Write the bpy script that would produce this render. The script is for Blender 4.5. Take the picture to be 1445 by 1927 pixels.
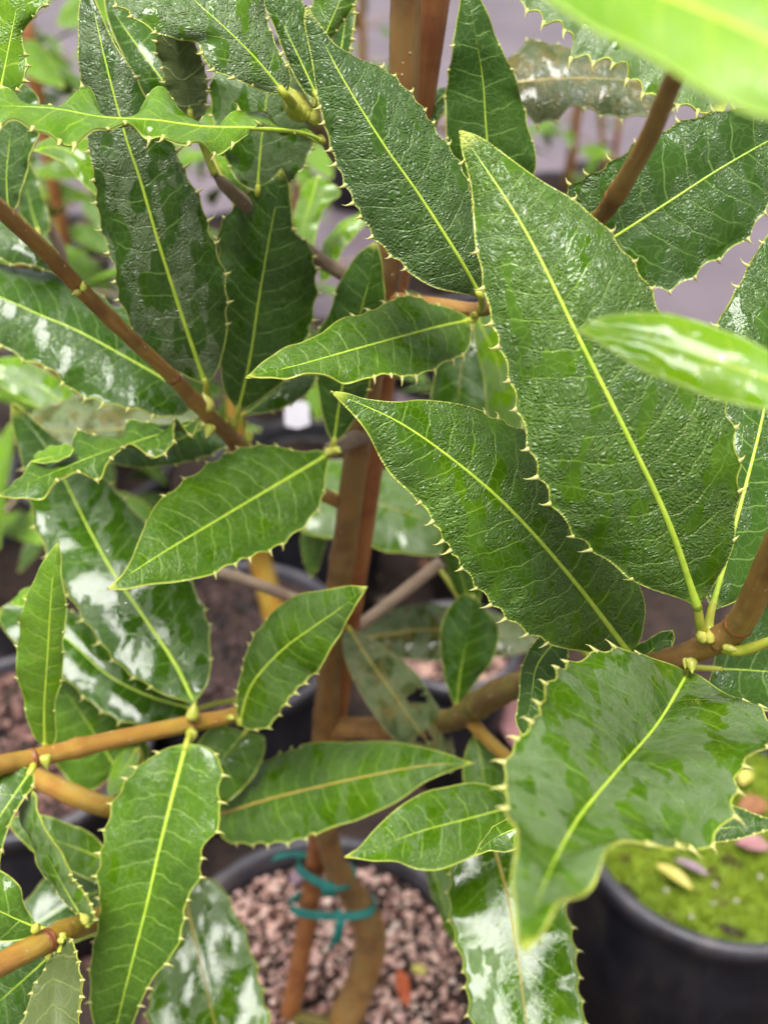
import bpy, math, random
import numpy as np
R = math.radians
for o in list(bpy.data.objects): bpy.data.objects.remove(o)
sc = bpy.context.scene
COL = sc.collection

# ------------------------------------------------------------------ camera
W0, H0 = 1445.0, 1927.0                       # frame size in pixels that points are traced in
PITCH, HALF = R(35), R(27.5)
FPX = H0 / 2 / math.tan(HALF)
CAM = np.array([0.0, -0.36, 0.68])
FWD = np.array([0, math.cos(PITCH), -math.sin(PITCH)])
UPV = np.array([0, math.sin(PITCH), math.cos(PITCH)])
RGT = np.array([1.0, 0, 0])
cd = bpy.data.cameras.new('camera'); cam = bpy.data.objects.new('camera', cd); COL.objects.link(cam)
cam.location = CAM; cam.rotation_euler = (R(90) - PITCH, 0, 0)
cd.sensor_fit = 'VERTICAL'; cd.sensor_height = 24; cd.lens = 12 / math.tan(HALF)
cd.clip_start = 0.01; cd.clip_end = 200
cd.dof.use_dof = True; cd.dof.focus_distance = 0.278; cd.dof.aperture_fstop = cd.lens / 3.6
sc.camera = cam

# ------------------------------------------------------------------ sky, sun, exposure
SUN_EL, SUN_AZ = R(78), R(208)                # azimuth from +Y, clockwise
w = bpy.data.worlds.new('World'); sc.world = w; w.use_nodes = True
nt = w.node_tree; nt.nodes.clear()
wo = nt.nodes.new('ShaderNodeOutputWorld'); bg = nt.nodes.new('ShaderNodeBackground')
sky = nt.nodes.new('ShaderNodeTexSky'); sky.sky_type = 'NISHITA'; sky.sun_disc = False
sky.sun_elevation = SUN_EL; sky.sun_rotation = SUN_AZ; sky.air_density = 1.0; sky.dust_density = 4.0; sky.ozone_density = 1.0
hs = nt.nodes.new('ShaderNodeHueSaturation'); hs.inputs['Saturation'].default_value = 0.12
nt.links.new(sky.outputs[0], hs.inputs['Color']); nt.links.new(hs.outputs[0], bg.inputs[0])
bg.inputs[1].default_value = 0.056
nt.links.new(bg.outputs[0], wo.inputs[0])
sd = bpy.data.lights.new('sun', 'SUN'); sun = bpy.data.objects.new('sun', sd); COL.objects.link(sun)
sd.energy = 1.5; sd.angle = R(30); sd.color = (1, 0.975, 0.925)
sun.rotation_euler = (R(90) - SUN_EL, 0, math.pi - SUN_AZ)
vs = sc.view_settings; vs.view_transform = 'Standard'; vs.look = 'None'; vs.gamma = 1; vs.use_curve_mapping = False
vs.exposure = 1.92
cy = sc.cycles; cy.use_adaptive_sampling = True; cy.adaptive_threshold = 0.03; cy.max_bounces = 5; cy.diffuse_bounces = 3; cy.glossy_bounces = 2; cy.transmission_bounces = 3; cy.caustics_reflective = False; cy.caustics_refractive = False

SUND = np.array([math.sin(SUN_AZ) * math.cos(SUN_EL), math.cos(SUN_AZ) * math.cos(SUN_EL), math.sin(SUN_EL)])
# ------------------------------------------------------------------ helpers
def P(x, y, d):
    """frame pixel -> world; d = distance in front of the lens plane, cm"""
    d = d / 100.0
    return CAM + d * (FWD + RGT * (x - W0 / 2) / FPX + UPV * (H0 / 2 - y) / FPX)
def catmull(pts, n, closed=False):
    p = np.asarray(pts, float)
    if len(p) == 2: p = np.array([p[0], (p[0] + p[1]) / 2, p[1]])
    q = np.vstack([2 * p[0] - p[1], p, 2 * p[-1] - p[-2]])
    out = []
    for i in range(len(p) - 1):
        a, b, c, d = q[i:i + 4]
        t = np.linspace(0, 1, 16, endpoint=False)[:, None]
        out.append(0.5 * ((2 * b) + (c - a) * t + (2 * a - 5 * b + 4 * c - d) * t ** 2 + (3 * b - a - 3 * c + d) * t ** 3))
    out = np.vstack(out + [p[-1:]])
    L = np.r_[0, np.cumsum(np.linalg.norm(np.diff(out[:, :2], axis=0), axis=1))]
    s = np.linspace(0, L[-1], n)
    return np.stack([np.interp(s, L, out[:, k]) for k in range(out.shape[1])], 1)
def catmull3(pts, n):
    p = np.asarray(pts, float)
    if len(p) == 2: p = np.array([p[0], (p[0] + p[1]) / 2, p[1]])
    q = np.vstack([2 * p[0] - p[1], p, 2 * p[-1] - p[-2]]); out = []
    for i in range(len(p) - 1):
        a, b, c, d = q[i:i + 4]
        t = np.linspace(0, 1, 12, endpoint=False)[:, None]
        out.append(0.5 * ((2 * b) + (c - a) * t + (2 * a - 5 * b + 4 * c - d) * t ** 2 + (3 * b - a - 3 * c + d) * t ** 3))
    out = np.vstack(out + [p[-1:]])
    L = np.r_[0, np.cumsum(np.linalg.norm(np.diff(out[:, :3], axis=0), axis=1))]
    s = np.linspace(0, L[-1], n)
    return np.stack([np.interp(s, L, out[:, k]) for k in range(out.shape[1])], 1)
def nrm(v): return v / (np.linalg.norm(v, axis=-1, keepdims=True) + 1e-12)
def meshobj(name, V, Fs, mats, parent=None, smooth=True, fm=None, uvs=None, col=None):
    me = bpy.data.meshes.new(name)
    me.from_pydata(np.asarray(V).tolist(), [], Fs if isinstance(Fs, list) else Fs.tolist())
    for m in (mats if isinstance(mats, (list, tuple)) else [mats]): me.materials.append(m)
    if fm is not None: me.polygons.foreach_set('material_index', np.asarray(fm, np.int32))
    if uvs:
        li = np.empty(len(me.loops), np.int32); me.loops.foreach_get('vertex_index', li)
        for k, u in uvs.items():
            l = me.uv_layers.new(name=k); l.data.foreach_set('uv', np.asarray(u, np.float32)[li].ravel())
    if col is not None:
        a = me.color_attributes.new('tint', 'FLOAT_COLOR', 'POINT')
        a.data.foreach_set('color', np.c_[col, np.ones(len(col))].astype(np.float32).ravel())
    me.polygons.foreach_set('use_smooth', np.full(len(me.polygons), smooth))
    me.update()
    o = bpy.data.objects.new(name, me); COL.objects.link(o)
    if parent is not None: o.parent = parent
    return o
def thing(name, label, cat, group=None):
    o = bpy.data.objects.new(name, None); COL.objects.link(o); o.empty_display_size = 0.02
    o['label'] = label; o['category'] = cat
    if group: o['group'] = group
    return o
def tag(o, label=None, cat=None, group=None, kind=None):
    for k, v in (('label', label), ('category', cat), ('group', group), ('kind', kind)):
        if v: o[k] = v
    return o
def tube_data(C, rad, n=12, jitter=0.0, seed=0, caps=True):
    C = np.asarray(C); N = len(C); T = nrm(np.gradient(C, axis=0))
    ref = np.array([0.31, 0.2, 0.93]); u = nrm(np.cross(T[0], ref)); us = []
    for i in range(N):
        u = nrm(u - T[i] * np.dot(u, T[i])); us.append(u)
    us = np.array(us); vs_ = np.cross(T, us)
    a = np.linspace(0, 2 * math.pi, n, endpoint=False)
    r = np.broadcast_to(np.asarray(rad, float), (N,))[:, None] * np.ones((N, n))
    if jitter:
        rg = np.random.default_rng(seed); k = rg.normal(0, 1, (max(3, N // 3), n))
        k = np.stack([np.interp(np.linspace(0, 1, N), np.linspace(0, 1, len(k)), k[:, j]) for j in range(n)], 1)
        r = r * (1 + jitter * k)
    V = C[:, None] + r[..., None] * (np.cos(a)[None, :, None] * us[:, None] + np.sin(a)[None, :, None] * vs_[:, None])
    V = V.reshape(-1, 3); F = []
    for i in range(N - 1):
        for j in range(n):
            k = (j + 1) % n; F.append([i * n + j, i * n + k, (i + 1) * n + k, (i + 1) * n + j])
    if caps: F += [list(range(n))[::-1], [(N - 1) * n + j for j in range(n)]]
    L = np.r_[0, np.cumsum(np.linalg.norm(np.diff(C, axis=0), axis=1))] * 100
    uv = np.stack([np.repeat(L, n), np.tile(a, N)], 1)
    return V, F, uv
def merge(parts):
    V, F, k = [], [], 0
    for v, f in parts:
        V.append(v); F += [[i + k for i in q] for q in f]; k += len(v)
    return np.vstack(V), F

# ------------------------------------------------------------------ node building
class NT:
    def __init__(s, name):
        s.m = bpy.data.materials.new(name); s.m.use_nodes = True; s.t = s.m.node_tree; s.t.nodes.clear()
        s.out = s.t.nodes.new('ShaderNodeOutputMaterial')
    def n(s, typ, **kw):
        x = s.t.nodes.new('ShaderNode' + typ)
        for k, v in kw.items(): setattr(x, k, v)
        return x
    def put(s, inp, v):
        if isinstance(v, bpy.types.NodeSocket): s.t.links.new(v, inp)
        elif v is not None:
            if hasattr(inp.default_value, '__len__') and not hasattr(v, '__len__'): v = (v,) * len(inp.default_value)
            if hasattr(v, '__len__') and len(inp.default_value) == 4 and len(v) == 3: v = (*v, 1)
            inp.default_value = v
    def math(s, op, a, b=None, c=None, clamp=False):
        x = s.n('Math', operation=op, use_clamp=clamp)
        for i, v in enumerate((a, b, c)):
            if v is not None: s.put(x.inputs[i], v)
        return x.outputs[0]
    def vmath(s, op, a, b=None, sc_=None):
        x = s.n('VectorMath', operation=op); s.put(x.inputs[0], a)
        if b is not None: s.put(x.inputs[1], b)
        if sc_ is not None: s.put(x.inputs['Scale'], sc_)
        return x.outputs[0]
    def step(s, v, lo, hi, a=0.0, b=1.0):
        x = s.n('MapRange', interpolation_type='SMOOTHSTEP')
        for i, q in enumerate((v, lo, hi, a, b)): s.put(x.inputs[i], q)
        return x.outputs[0]
    def mix(s, f, a, b):
        x = s.n('Mix', data_type='RGBA'); s.put(x.inputs[0], f); s.put(x.inputs[6], a); s.put(x.inputs[7], b); return x.outputs[2]
    def mixf(s, f, a, b):
        x = s.n('Mix', data_type='FLOAT'); s.put(x.inputs[0], f); s.put(x.inputs[2], a); s.put(x.inputs[3], b); return x.outputs[0]
    def noise(s, vec, scale, detail=3, rough=0.55, dist=0.0):
        x = s.n('TexNoise'); s.put(x.inputs['Vector'], vec); s.put(x.inputs['Scale'], scale); s.put(x.inputs['Detail'], detail)
        s.put(x.inputs['Roughness'], rough); s.put(x.inputs['Distortion'], dist); return x.outputs[0]
    def noisec(s, vec, scale, detail=2):
        x = s.n('TexNoise'); s.put(x.inputs['Vector'], vec); s.put(x.inputs['Scale'], scale); s.put(x.inputs['Detail'], detail); return x.outputs[1]
    def vor(s, vec, scale, feature='F1', out=0, dims='3D', rnd=1.0):
        x = s.n('TexVoronoi', feature=feature, voronoi_dimensions=dims); s.put(x.inputs['Vector'], vec); s.put(x.inputs['Scale'], scale)
        s.put(x.inputs['Randomness'], rnd); return x.outputs[out]
    def attr(s, name):
        return s.n('Attribute', attribute_type='OBJECT', attribute_name=name).outputs['Fac']
    def uv(s, name): return s.n('UVMap', uv_map=name).outputs[0]
    def sep(s, v):
        x = s.n('SeparateXYZ'); s.put(x.inputs[0], v); return x.outputs
    def comb(s, a, b, c=0.0):
        x = s.n('CombineXYZ')
        for i, q in enumerate((a, b, c)): s.put(x.inputs[i], q)
        return x.outputs[0]
    def bump(s, h, strength=1.0, dist=0.001, normal=None):
        x = s.n('Bump'); s.put(x.inputs['Height'], h); s.put(x.inputs['Strength'], strength); s.put(x.inputs['Distance'], dist)
        if normal: s.put(x.inputs['Normal'], normal)
        return x.outputs[0]
    def bsdf(s, base, rough, normal=None, spec=0.5, **kw):
        x = s.n('BsdfPrincipled'); s.put(x.inputs['Base Color'], base); s.put(x.inputs['Roughness'], rough)
        s.put(x.inputs['Specular IOR Level'], spec)
        if normal: s.put(x.inputs['Normal'], normal)
        for k, v in kw.items(): s.put(x.inputs[k], v)
        return x.outputs[0]
    def done(s, sh): s.t.links.new(sh, s.out.inputs[0]); return s.m

def leaf_material(name, deep, light, vein, margin, sky_sheen_tint=(0.16, 0.22, 0.105), trans=(0.25, 0.5, 0.03), tr=0.16, blotch=0.0):
    s = NT(name)
    un = s.sep(s.uv('unit')); me = s.sep(s.uv('metric'))
    t, v = un[0], un[1]
    sv = s.math('MULTIPLY_ADD', v, 2.0, -1.0); sa = s.math('ABSOLUTE', sv)
    u, vm = me[0], me[1]; va = s.math('ABSOLUTE', vm)
    rnd = s.n('ObjectInfo').outputs['Random']
    off = s.comb(s.math('MULTIPLY', rnd, 37.0), s.math('MULTIPLY', rnd, 91.0), rnd)
    mv = s.vmath('ADD', s.comb(u, vm, 0.0), off)
    wob = s.vmath('SCALE', s.vmath('SUBTRACT', s.noisec(mv, 2.2, 0), (0.5, 0.5, 0.5)), sc_=0.42)
    mw = s.vmath('ADD', mv, wob)
    wx = s.sep(wob)[0]
    # pinnate side veins, alternate left and right
    p = s.math('SUBTRACT', s.math('SUBTRACT', u, s.math('MULTIPLY', va, 0.42)), s.math('MULTIPLY', s.math('MULTIPLY', va, va), 0.13))
    p = s.math('ADD', p, s.math('MULTIPLY', wx, 0.5))
    ph = s.math('ADD', s.math('DIVIDE', p, 0.78), s.math('MULTIPLY', s.math('GREATER_THAN', vm, 0.0), 0.43))
    dv = s.math('ABSOLUTE', s.math('SUBTRACT', s.math('FRACT', ph), 0.5))
    side = s.math('MULTIPLY', s.step(dv, 0.012, 0.045, 1, 0), s.step(sa, 0.55, 0.95, 1, 0.1))
    dte = s.vor(mw, 3.1, 'DISTANCE_TO_EDGE')
    tert = s.step(dte, 0.015, 0.07, 1, 0)
    big0 = s.noise(mv, 0.55, 2)
    # raised cells between the fine veins
    sq = s.vmath('MULTIPLY', mw, (1.25, 0.85, 1))
    f1 = s.vor(sq, 8.2, 'DISTANCE_TO_EDGE'); dome = s.math('MULTIPLY', s.step(f1, 0.0, 0.45), s.step(big0, 0.3, 0.65, 0.35, 1.0))
    rug = s.attr('rugosity'); sheenk = s.attr('sky_sheen_tint'); wetk = s.attr('wetness')
    # water film: drops that ran down the blade
    pos = s.n('NewGeometry').outputs['Position']
    pv = s.vmath('ADD', s.vmath('MULTIPLY', pos, (100, 52, 46)), off)
    wn = s.noise(pv, 1.35, 2.0, 0.45, 0.0)
    wet = s.step(wn, s.math('SUBTRACT', 0.635, s.math('MULTIPLY', wetk, 0.28)), s.math('SUBTRACT', 0.672, s.math('MULTIPLY', wetk, 0.28)))
    wet0 = wet
    spk = s.vor(s.vmath('ADD', pv, (3, 1, 7)), 2.4, 'F1')
    wet = s.math('MAXIMUM', wet, s.step(spk, 0.13, 0.16, 1, 0))
    dry = s.math('SUBTRACT', 1.0, wet)
    # colour
    big = big0
    fine = s.noise(mv, 9.0, 2)
    c = s.mix(s.step(big, 0.3, 0.7), deep, light)
    c = s.mix(s.math('MULTIPLY', fine, 0.35), c, [q * 0.6 for q in deep])
    if blotch:
        bl = s.step(s.noise(mv, 1.1, 5, 0.7), 0.47, 0.6); c = s.mix(s.math('MULTIPLY', bl, blotch), c, (0.17, 0.13, 0.045))
    c = s.mix(s.math('MULTIPLY', tert, 0.15), c, vein)
    c = s.mix(s.math('MULTIPLY', side, 0.5), c, vein)
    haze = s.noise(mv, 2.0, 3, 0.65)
    c = s.mix(s.math('MULTIPLY', s.math('MULTIPLY', dry, sheenk), s.step(haze, 0.25, 0.7, 0.3, 1.0)), c, sky_sheen_tint)  # grey sky sheen painted into the base colour outside the wet areas
    ed = s.math('MULTIPLY', va, s.math('SUBTRACT', s.math('DIVIDE', 1.0, s.math('MAXIMUM', sa, 0.05)), 1.0))
    mg = s.math('MAXIMUM', s.step(s.math('ADD', ed, s.math('MULTIPLY', wx, 0.06)), 0.015, 0.062, 1, 0), s.step(t, 0.945, 0.995))
    c = s.mix(s.math('MULTIPLY', mg, 0.85), c, margin)
    c = s.mix(s.step(t, 0.05, 0.0), c, vein)
    # relief
    h = s.math('MULTIPLY', dome, 1.0)
    h = s.math('ADD', h, s.math('MULTIPLY', s.step(dv, 0.0, 0.4), 0.4))
    h = s.math('SUBTRACT', h, s.math('MULTIPLY', side, 0.5))
    h = s.math('SUBTRACT', h, s.math('MULTIPLY', tert, 0.35))
    h = s.math('MULTIPLY', h, s.mixf(wet0, 1.0, 0.12))
    h = s.math('ADD', h, s.math('MULTIPLY', wet0, 0.2))
    nb = s.bump(h, s.math('MULTIPLY', rug, 1.0, clamp=True), 0.00042)
    ro = s.mixf(wet, s.math('SUBTRACT', s.math('MULTIPLY_ADD', fine, 0.12, 0.27), s.math('MULTIPLY', rug, 0.07)), 0.055)
    b = s.bsdf(c, ro, nb, s.mixf(wet, s.math('MULTIPLY_ADD', rug, 0.25, 0.18), 0.36))
    tl = s.n('BsdfTranslucent'); s.put(tl.inputs[0], s.mix(0.6, c, trans))
    mx = s.n('MixShader'); mx.inputs[0].default_value = tr
    s.t.links.new(b, mx.inputs[1]); s.t.links.new(tl.outputs[0], mx.inputs[2])
    return s.done(mx.outputs[0])
def under_material(name, base, vein):
    s = NT(name); un = s.sep(s.uv('unit')); me = s.sep(s.uv('metric'))
    sa = s.math('ABSOLUTE', s.math('MULTIPLY_ADD', un[1], 2.0, -1.0)); va = s.math('ABSOLUTE', me[1])
    mv = s.comb(me[0], me[1], 0.0)
    wx = s.math('SUBTRACT', s.noise(mv, 2.2), 0.5)
    p = s.math('ADD', s.math('SUBTRACT', me[0], s.math('MULTIPLY', va, 0.5)), s.math('MULTIPLY', wx, 0.3))
    dv = s.math('ABSOLUTE', s.math('SUBTRACT', s.math('FRACT', s.math('DIVIDE', p, 0.78)), 0.5))
    side = s.step(dv, 0.015, 0.06, 1, 0)
    tert = s.step(s.vor(mv, 3.4, 'DISTANCE_TO_EDGE'), 0.02, 0.08, 1, 0)
    c = s.mix(s.step(s.noise(mv, 0.7), 0.3, 0.7), base, [q * 1.35 for q in base])
    c = s.mix(s.math('ADD', s.math('MULTIPLY', side, 0.45), s.math('MULTIPLY', tert, 0.12)), c, vein)
    c = s.mix(s.step(sa, 0.94, 0.985), c, (0.38, 0.42, 0.1))
    nb = s.bump(s.math('ADD', side, s.math('MULTIPLY', tert, 0.4)), 0.6, 0.0003)
    b = s.bsdf(c, 0.46, nb, 0.4)
    tl = s.n('BsdfTranslucent'); s.put(tl.inputs[0], s.mix(0.5, c, (0.3, 0.45, 0.04)))
    mx = s.n('MixShader'); mx.inputs[0].default_value = 0.4
    s.t.links.new(b, mx.inputs[1]); s.t.links.new(tl.outputs[0], mx.inputs[2])
    return s.done(mx.outputs[0])
def simple(name, c1, c2, scale, rough=0.6, bump=0.4, dist=0.001, spec=0.4, detail=5, **kw):
    s = NT(name); co = s.n('TexCoord').outputs['Object']
    n = s.noise(co, scale, detail, 0.6); c = s.mix(s.step(n, 0.3, 0.7), c1, c2)
    return s.done(s.bsdf(c, rough, s.bump(n, bump, dist), spec, **kw))
def bark_material(name, c1, c2, c3, speck=(0.75, 0.62, 0.42), gloss=0.3, streak=True):
    s = NT(name); co = s.n('TexCoord').outputs['Object']; m = s.sep(s.uv('bark'))
    st = s.comb(s.math('MULTIPLY', m[0], 0.35), s.math('MULTIPLY', s.math('SINE', m[1]), 1.2), s.math('MULTIPLY', s.math('COSINE', m[1]), 1.2))
    n1 = s.noise(st, 1.6, 6, 0.65); n2 = s.noise(co, 60, 4, 0.6)
    c = s.mix(s.step(n1, 0.35, 0.62), c1, c2); c = s.mix(s.math('MULTIPLY', s.step(n2, 0.42, 0.68), 0.9), c, c3)
    d = s.vor(co, 330, 'F1'); pick = s.sep(s.vor(co, 330, 'F1', 1))[0]
    dot = s.math('MULTIPLY', s.step(d, 0.06, 0.2, 0.9, 0), s.math('GREATER_THAN', pick, 0.62))
    c = s.mix(dot, c, speck)
    fine = s.noise(s.vmath('MULTIPLY', st, (1, 6, 6)), 3.0, 5, 0.7)
    nb = s.bump(s.math('ADD', s.math('MULTIPLY', fine, 0.8), s.math('MULTIPLY', dot, 0.7)), 0.8, 0.0011)
    return s.done(s.bsdf(c, s.math('MULTIPLY_ADD', n2, 0.25, gloss), nb, 0.5))

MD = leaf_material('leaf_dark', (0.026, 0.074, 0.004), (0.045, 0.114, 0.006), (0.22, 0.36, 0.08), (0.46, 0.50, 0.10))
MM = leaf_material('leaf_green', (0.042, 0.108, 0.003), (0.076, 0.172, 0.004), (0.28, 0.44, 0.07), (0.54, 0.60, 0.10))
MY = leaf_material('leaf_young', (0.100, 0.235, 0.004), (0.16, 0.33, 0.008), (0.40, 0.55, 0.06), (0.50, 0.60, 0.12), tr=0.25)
MYY = leaf_material('leaf_young_lit', (0.19, 0.42, 0.006), (0.27, 0.50, 0.012), (0.5, 0.62, 0.06), (0.5, 0.66, 0.16), sky_sheen_tint=(0.3, 0.45, 0.16), tr=0.3)  # young leaf green with strong open-sky light added into the colour
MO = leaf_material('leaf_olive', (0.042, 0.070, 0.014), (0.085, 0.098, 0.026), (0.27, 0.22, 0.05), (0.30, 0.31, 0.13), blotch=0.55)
MU = under_material('leaf_underside', (0.10, 0.135, 0.040), (0.34, 0.38, 0.13))
MIDM = simple('midrib_yellow_green', (0.34, 0.50, 0.04), (0.46, 0.60, 0.06), 300, 0.38, 0.2, 0.0003)
MIDY = simple('midrib_bright_yellow', (0.58, 0.62, 0.06), (0.70, 0.72, 0.09), 300, 0.38, 0.2, 0.0003)
MIDO = simple('midrib_olive', (0.38, 0.29, 0.05), (0.46, 0.36, 0.07), 300, 0.4, 0.2, 0.0003)
SPM = simple('spine_pale', (0.42, 0.45, 0.11), (0.56, 0.50, 0.20), 500, 0.45, 0.1, 0.0002)
BUDM = simple('bud_yellow', (0.33, 0.38, 0.045), (0.50, 0.47, 0.10), 240, 0.36, 0.3, 0.0004)
PETM = simple('petiole_yellow_green', (0.34, 0.40, 0.04), (0.46, 0.46, 0.06), 260, 0.36, 0.2, 0.0003)
BK_BROWN = bark_material('bark_brown', (0.40, 0.195, 0.045), (0.48, 0.28, 0.075), (0.26, 0.125, 0.038), gloss=0.22)
BK_AMBER = bark_material('bark_amber', (0.48, 0.25, 0.026), (0.40, 0.28, 0.045), (0.38, 0.17, 0.026), gloss=0.2)
BK_TRUNK = bark_material('bark_trunk', (0.36, 0.175, 0.042), (0.31, 0.20, 0.068), (0.18, 0.09, 0.032), gloss=0.24)
BK_OLIVE = bark_material('bark_olive', (0.15, 0.135, 0.025), (0.21, 0.17, 0.035), (0.17, 0.08, 0.03))
BK_GREY = bark_material('bark_grey', (0.33, 0.24, 0.16), (0.42, 0.31, 0.22), (0.25, 0.17, 0.11))
STAKE = bark_material('stake_wood', (0.40, 0.145, 0.040), (0.47, 0.20, 0.062), (0.29, 0.09, 0.028), speck=(0.4, 0.17, 0.06), gloss=0.4)

# ------------------------------------------------------------------ ground, paving
def mound(x, y): return 0.14 * np.exp(-(((x - 0.34) / 0.10) ** 2 + ((y + 0.06) / 0.10) ** 2))
def grid_sheet(name, x0, x1, y0, y1, nx, ny, z, amp, mat, seed=1):
    rg = np.random.default_rng(seed)
    X, Y = np.meshgrid(np.linspace(x0, x1, nx), np.linspace(y0, y1, ny))
    Z = z + amp * rg.normal(0, 1, X.shape)
    if amp: Z = Z + mound(X, Y)
    V = np.stack([X, Y, Z], -1).reshape(-1, 3)
    F = [[j * nx + i, j * nx + i + 1, (j + 1) * nx + i + 1, (j + 1) * nx + i] for j in range(ny - 1) for i in range(nx - 1)]
    return meshobj(name, V, F, mat)
def concrete():
    s = NT('concrete_lilac'); co = s.n('TexCoord').outputs['Object']
    a = s.noise(co, 2.2, 6, 0.6); b = s.noise(co, 60, 4, 0.6)
    c = s.mix(s.step(a, 0.3, 0.7), (0.105, 0.080, 0.096), (0.155, 0.121, 0.142)); c = s.mix(s.math('MULTIPLY', b, 0.3), c, (0.10, 0.085, 0.10))
    return s.done(s.bsdf(c, s.math('MULTIPLY_ADD', a, 0.3, 0.3), s.bump(b, 0.5, 0.002), 0.4))
def mulch():
    s = NT('mulch'); co = s.n('TexCoord').outputs['Object']
    a = s.noise(co, 30, 6, 0.7); d = s.vor(co, 70, 'F1', 1)
    c = s.mix(s.step(a, 0.35, 0.7), (0.008, 0.005, 0.004), (0.034, 0.018, 0.013)); c = s.mix(s.math('MULTIPLY', s.sep(d)[0], 0.25), c, (0.055, 0.03, 0.022))
    return s.done(s.bsdf(c, 0.75, s.bump(a, 1.0, 0.004), 0.3))
MULCH = mulch(); CONC = concrete()
GZ = -0.25
tag(grid_sheet('ground', -60, 60, -60, 90, 3, 3, GZ - 0.012, 0, CONC), kind='structure')
tag(grid_sheet('mulch_bed', -1.6, 1.6, -1.0, 0.95, 130, 90, GZ, 0.003, MULCH, 4), kind='structure')
tag(grid_sheet('mulch_strip', -2.6, 0.02, 0.949, 1.75, 80, 30, GZ + 0.001, 0.003, MULCH, 8), kind='structure')

# ------------------------------------------------------------------ pots, soil, gravel
def pot_plastic(name, c1, c2, dust):
    s = NT(name); co = s.n('TexCoord').outputs['Object']
    a = s.noise(co, 22, 5, 0.65); b = s.noise(s.vmath('MULTIPLY', co, (1, 1, 0.25)), 45, 4, 0.6)
    c = s.mix(s.step(a, 0.3, 0.7), c1, c2); c = s.mix(s.math('MULTIPLY', s.step(b, 0.5, 0.72), 0.55), c, dust)
    return s.done(s.bsdf(c, s.math('MULTIPLY_ADD', b, 0.35, 0.25), s.bump(a, 0.3, 0.0008), 0.4))
POTM = pot_plastic('pot_black_plastic', (0.007, 0.007, 0.010), (0.016, 0.015, 0.020), (0.035, 0.028, 0.024))
RIMM = pot_plastic('pot_rim_scuffed', (0.030, 0.029, 0.036), (0.070, 0.066, 0.078), (0.12, 0.10, 0.10))
SOIL = MULCH
def lathe(prof, c, n=72):
    a = np.linspace(0, 2 * math.pi, n, endpoint=False); V = []
    for r, z in prof: V.append(np.stack([c[0] + r * np.cos(a), c[1] + r * np.sin(a), np.full(n, c[2] + z)], 1))
    V = np.vstack(V); F = []
    for i in range(len(prof) - 1):
        for j in range(n): F.append([i * n + j, i * n + (j + 1) % n, (i + 1) * n + (j + 1) % n, (i + 1) * n + j])
    return V, F
def pot(c, r, rim_z, label, soil_label, soil_drop=0.02, group='black nursery pots'):
    t = thing('nursery_pot', label, 'pot', group); t.location = (c[0], c[1], GZ)
    h = rim_z - GZ; rb = r * 0.8; lip = 0.018
    wall = [(0.001, 0.002), (rb - 0.004, 0.0), (rb, 0.006), (r - 0.006, h - lip - 0.004)]
    inner = [(r - 0.009, h - lip), (rb - 0.003, 0.012), (0.001, 0.012)]
    V, F = lathe(wall + inner, (0, 0, 0)); meshobj('pot_wall', V, F, POTM, t)
    rim = [(r - 0.010, h - lip - 0.003), (r - 0.001, h - lip), (r + 0.001, h - 0.003), (r - 0.001, h), (r - 0.007, h + 0.0005), (r - 0.0095, h - 0.003), (r - 0.010, h - lip - 0.003)]
    V, F = lathe(rim, (0, 0, 0)); meshobj('pot_rim', V, F, RIMM, t)
    rg = np.random.default_rng(int(abs(c[0]) * 1000) + 5)
    k, n = 16, 48; rr = (r - 0.011) * np.linspace(0.02, 1, k); a = np.linspace(0, 2 * math.pi, n, endpoint=False)
    Z = rim_z - soil_drop + 0.0025 * rg.normal(0, 1, (k, n))
    V = np.stack([c[0] + rr[:, None] * np.cos(a), c[1] + rr[:, None] * np.sin(a), Z], -1).reshape(-1, 3)
    F = [[i * n + j, i * n + (j + 1) % n, (i + 1) * n + (j + 1) % n, (i + 1) * n + j] for i in range(k - 1) for j in range(n)] + [list(range(n))]
    tag(meshobj('potting_soil', V, F, SOIL), soil_label, 'soil', kind='stuff')
    return t
POT_MAIN = ((-0.045, 0.02), 0.116, 0.018)
pot(*POT_MAIN, 'black plastic pot holding the staked spiny shrub, pink gravel inside', 'dark potting soil under pink gravel around the tied trunk')
POT_R = ((0.264, 0.141), 0.113, 0.03)
pot(*POT_R, 'black pot with a grey rim filled with bright green moss', 'dark soil beneath the green moss', 0.016)
pot((0.078, 0.446), 0.072, -0.06, 'small black pot of brown soil behind the green branch stub', 'brown soil in the small pot behind the shrub')
pot((-0.335, 0.275), 0.118, -0.02, 'black pot with pinkish gravel behind the amber branches', 'gravelly soil in the pot behind the amber branches', 0.012)
pot((-0.165, 0.43), 0.125, -0.03, 'black pot of dark bark soil behind the tied trunk', 'dark bark soil around the orange-brown rear stem', 0.012)

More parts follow.
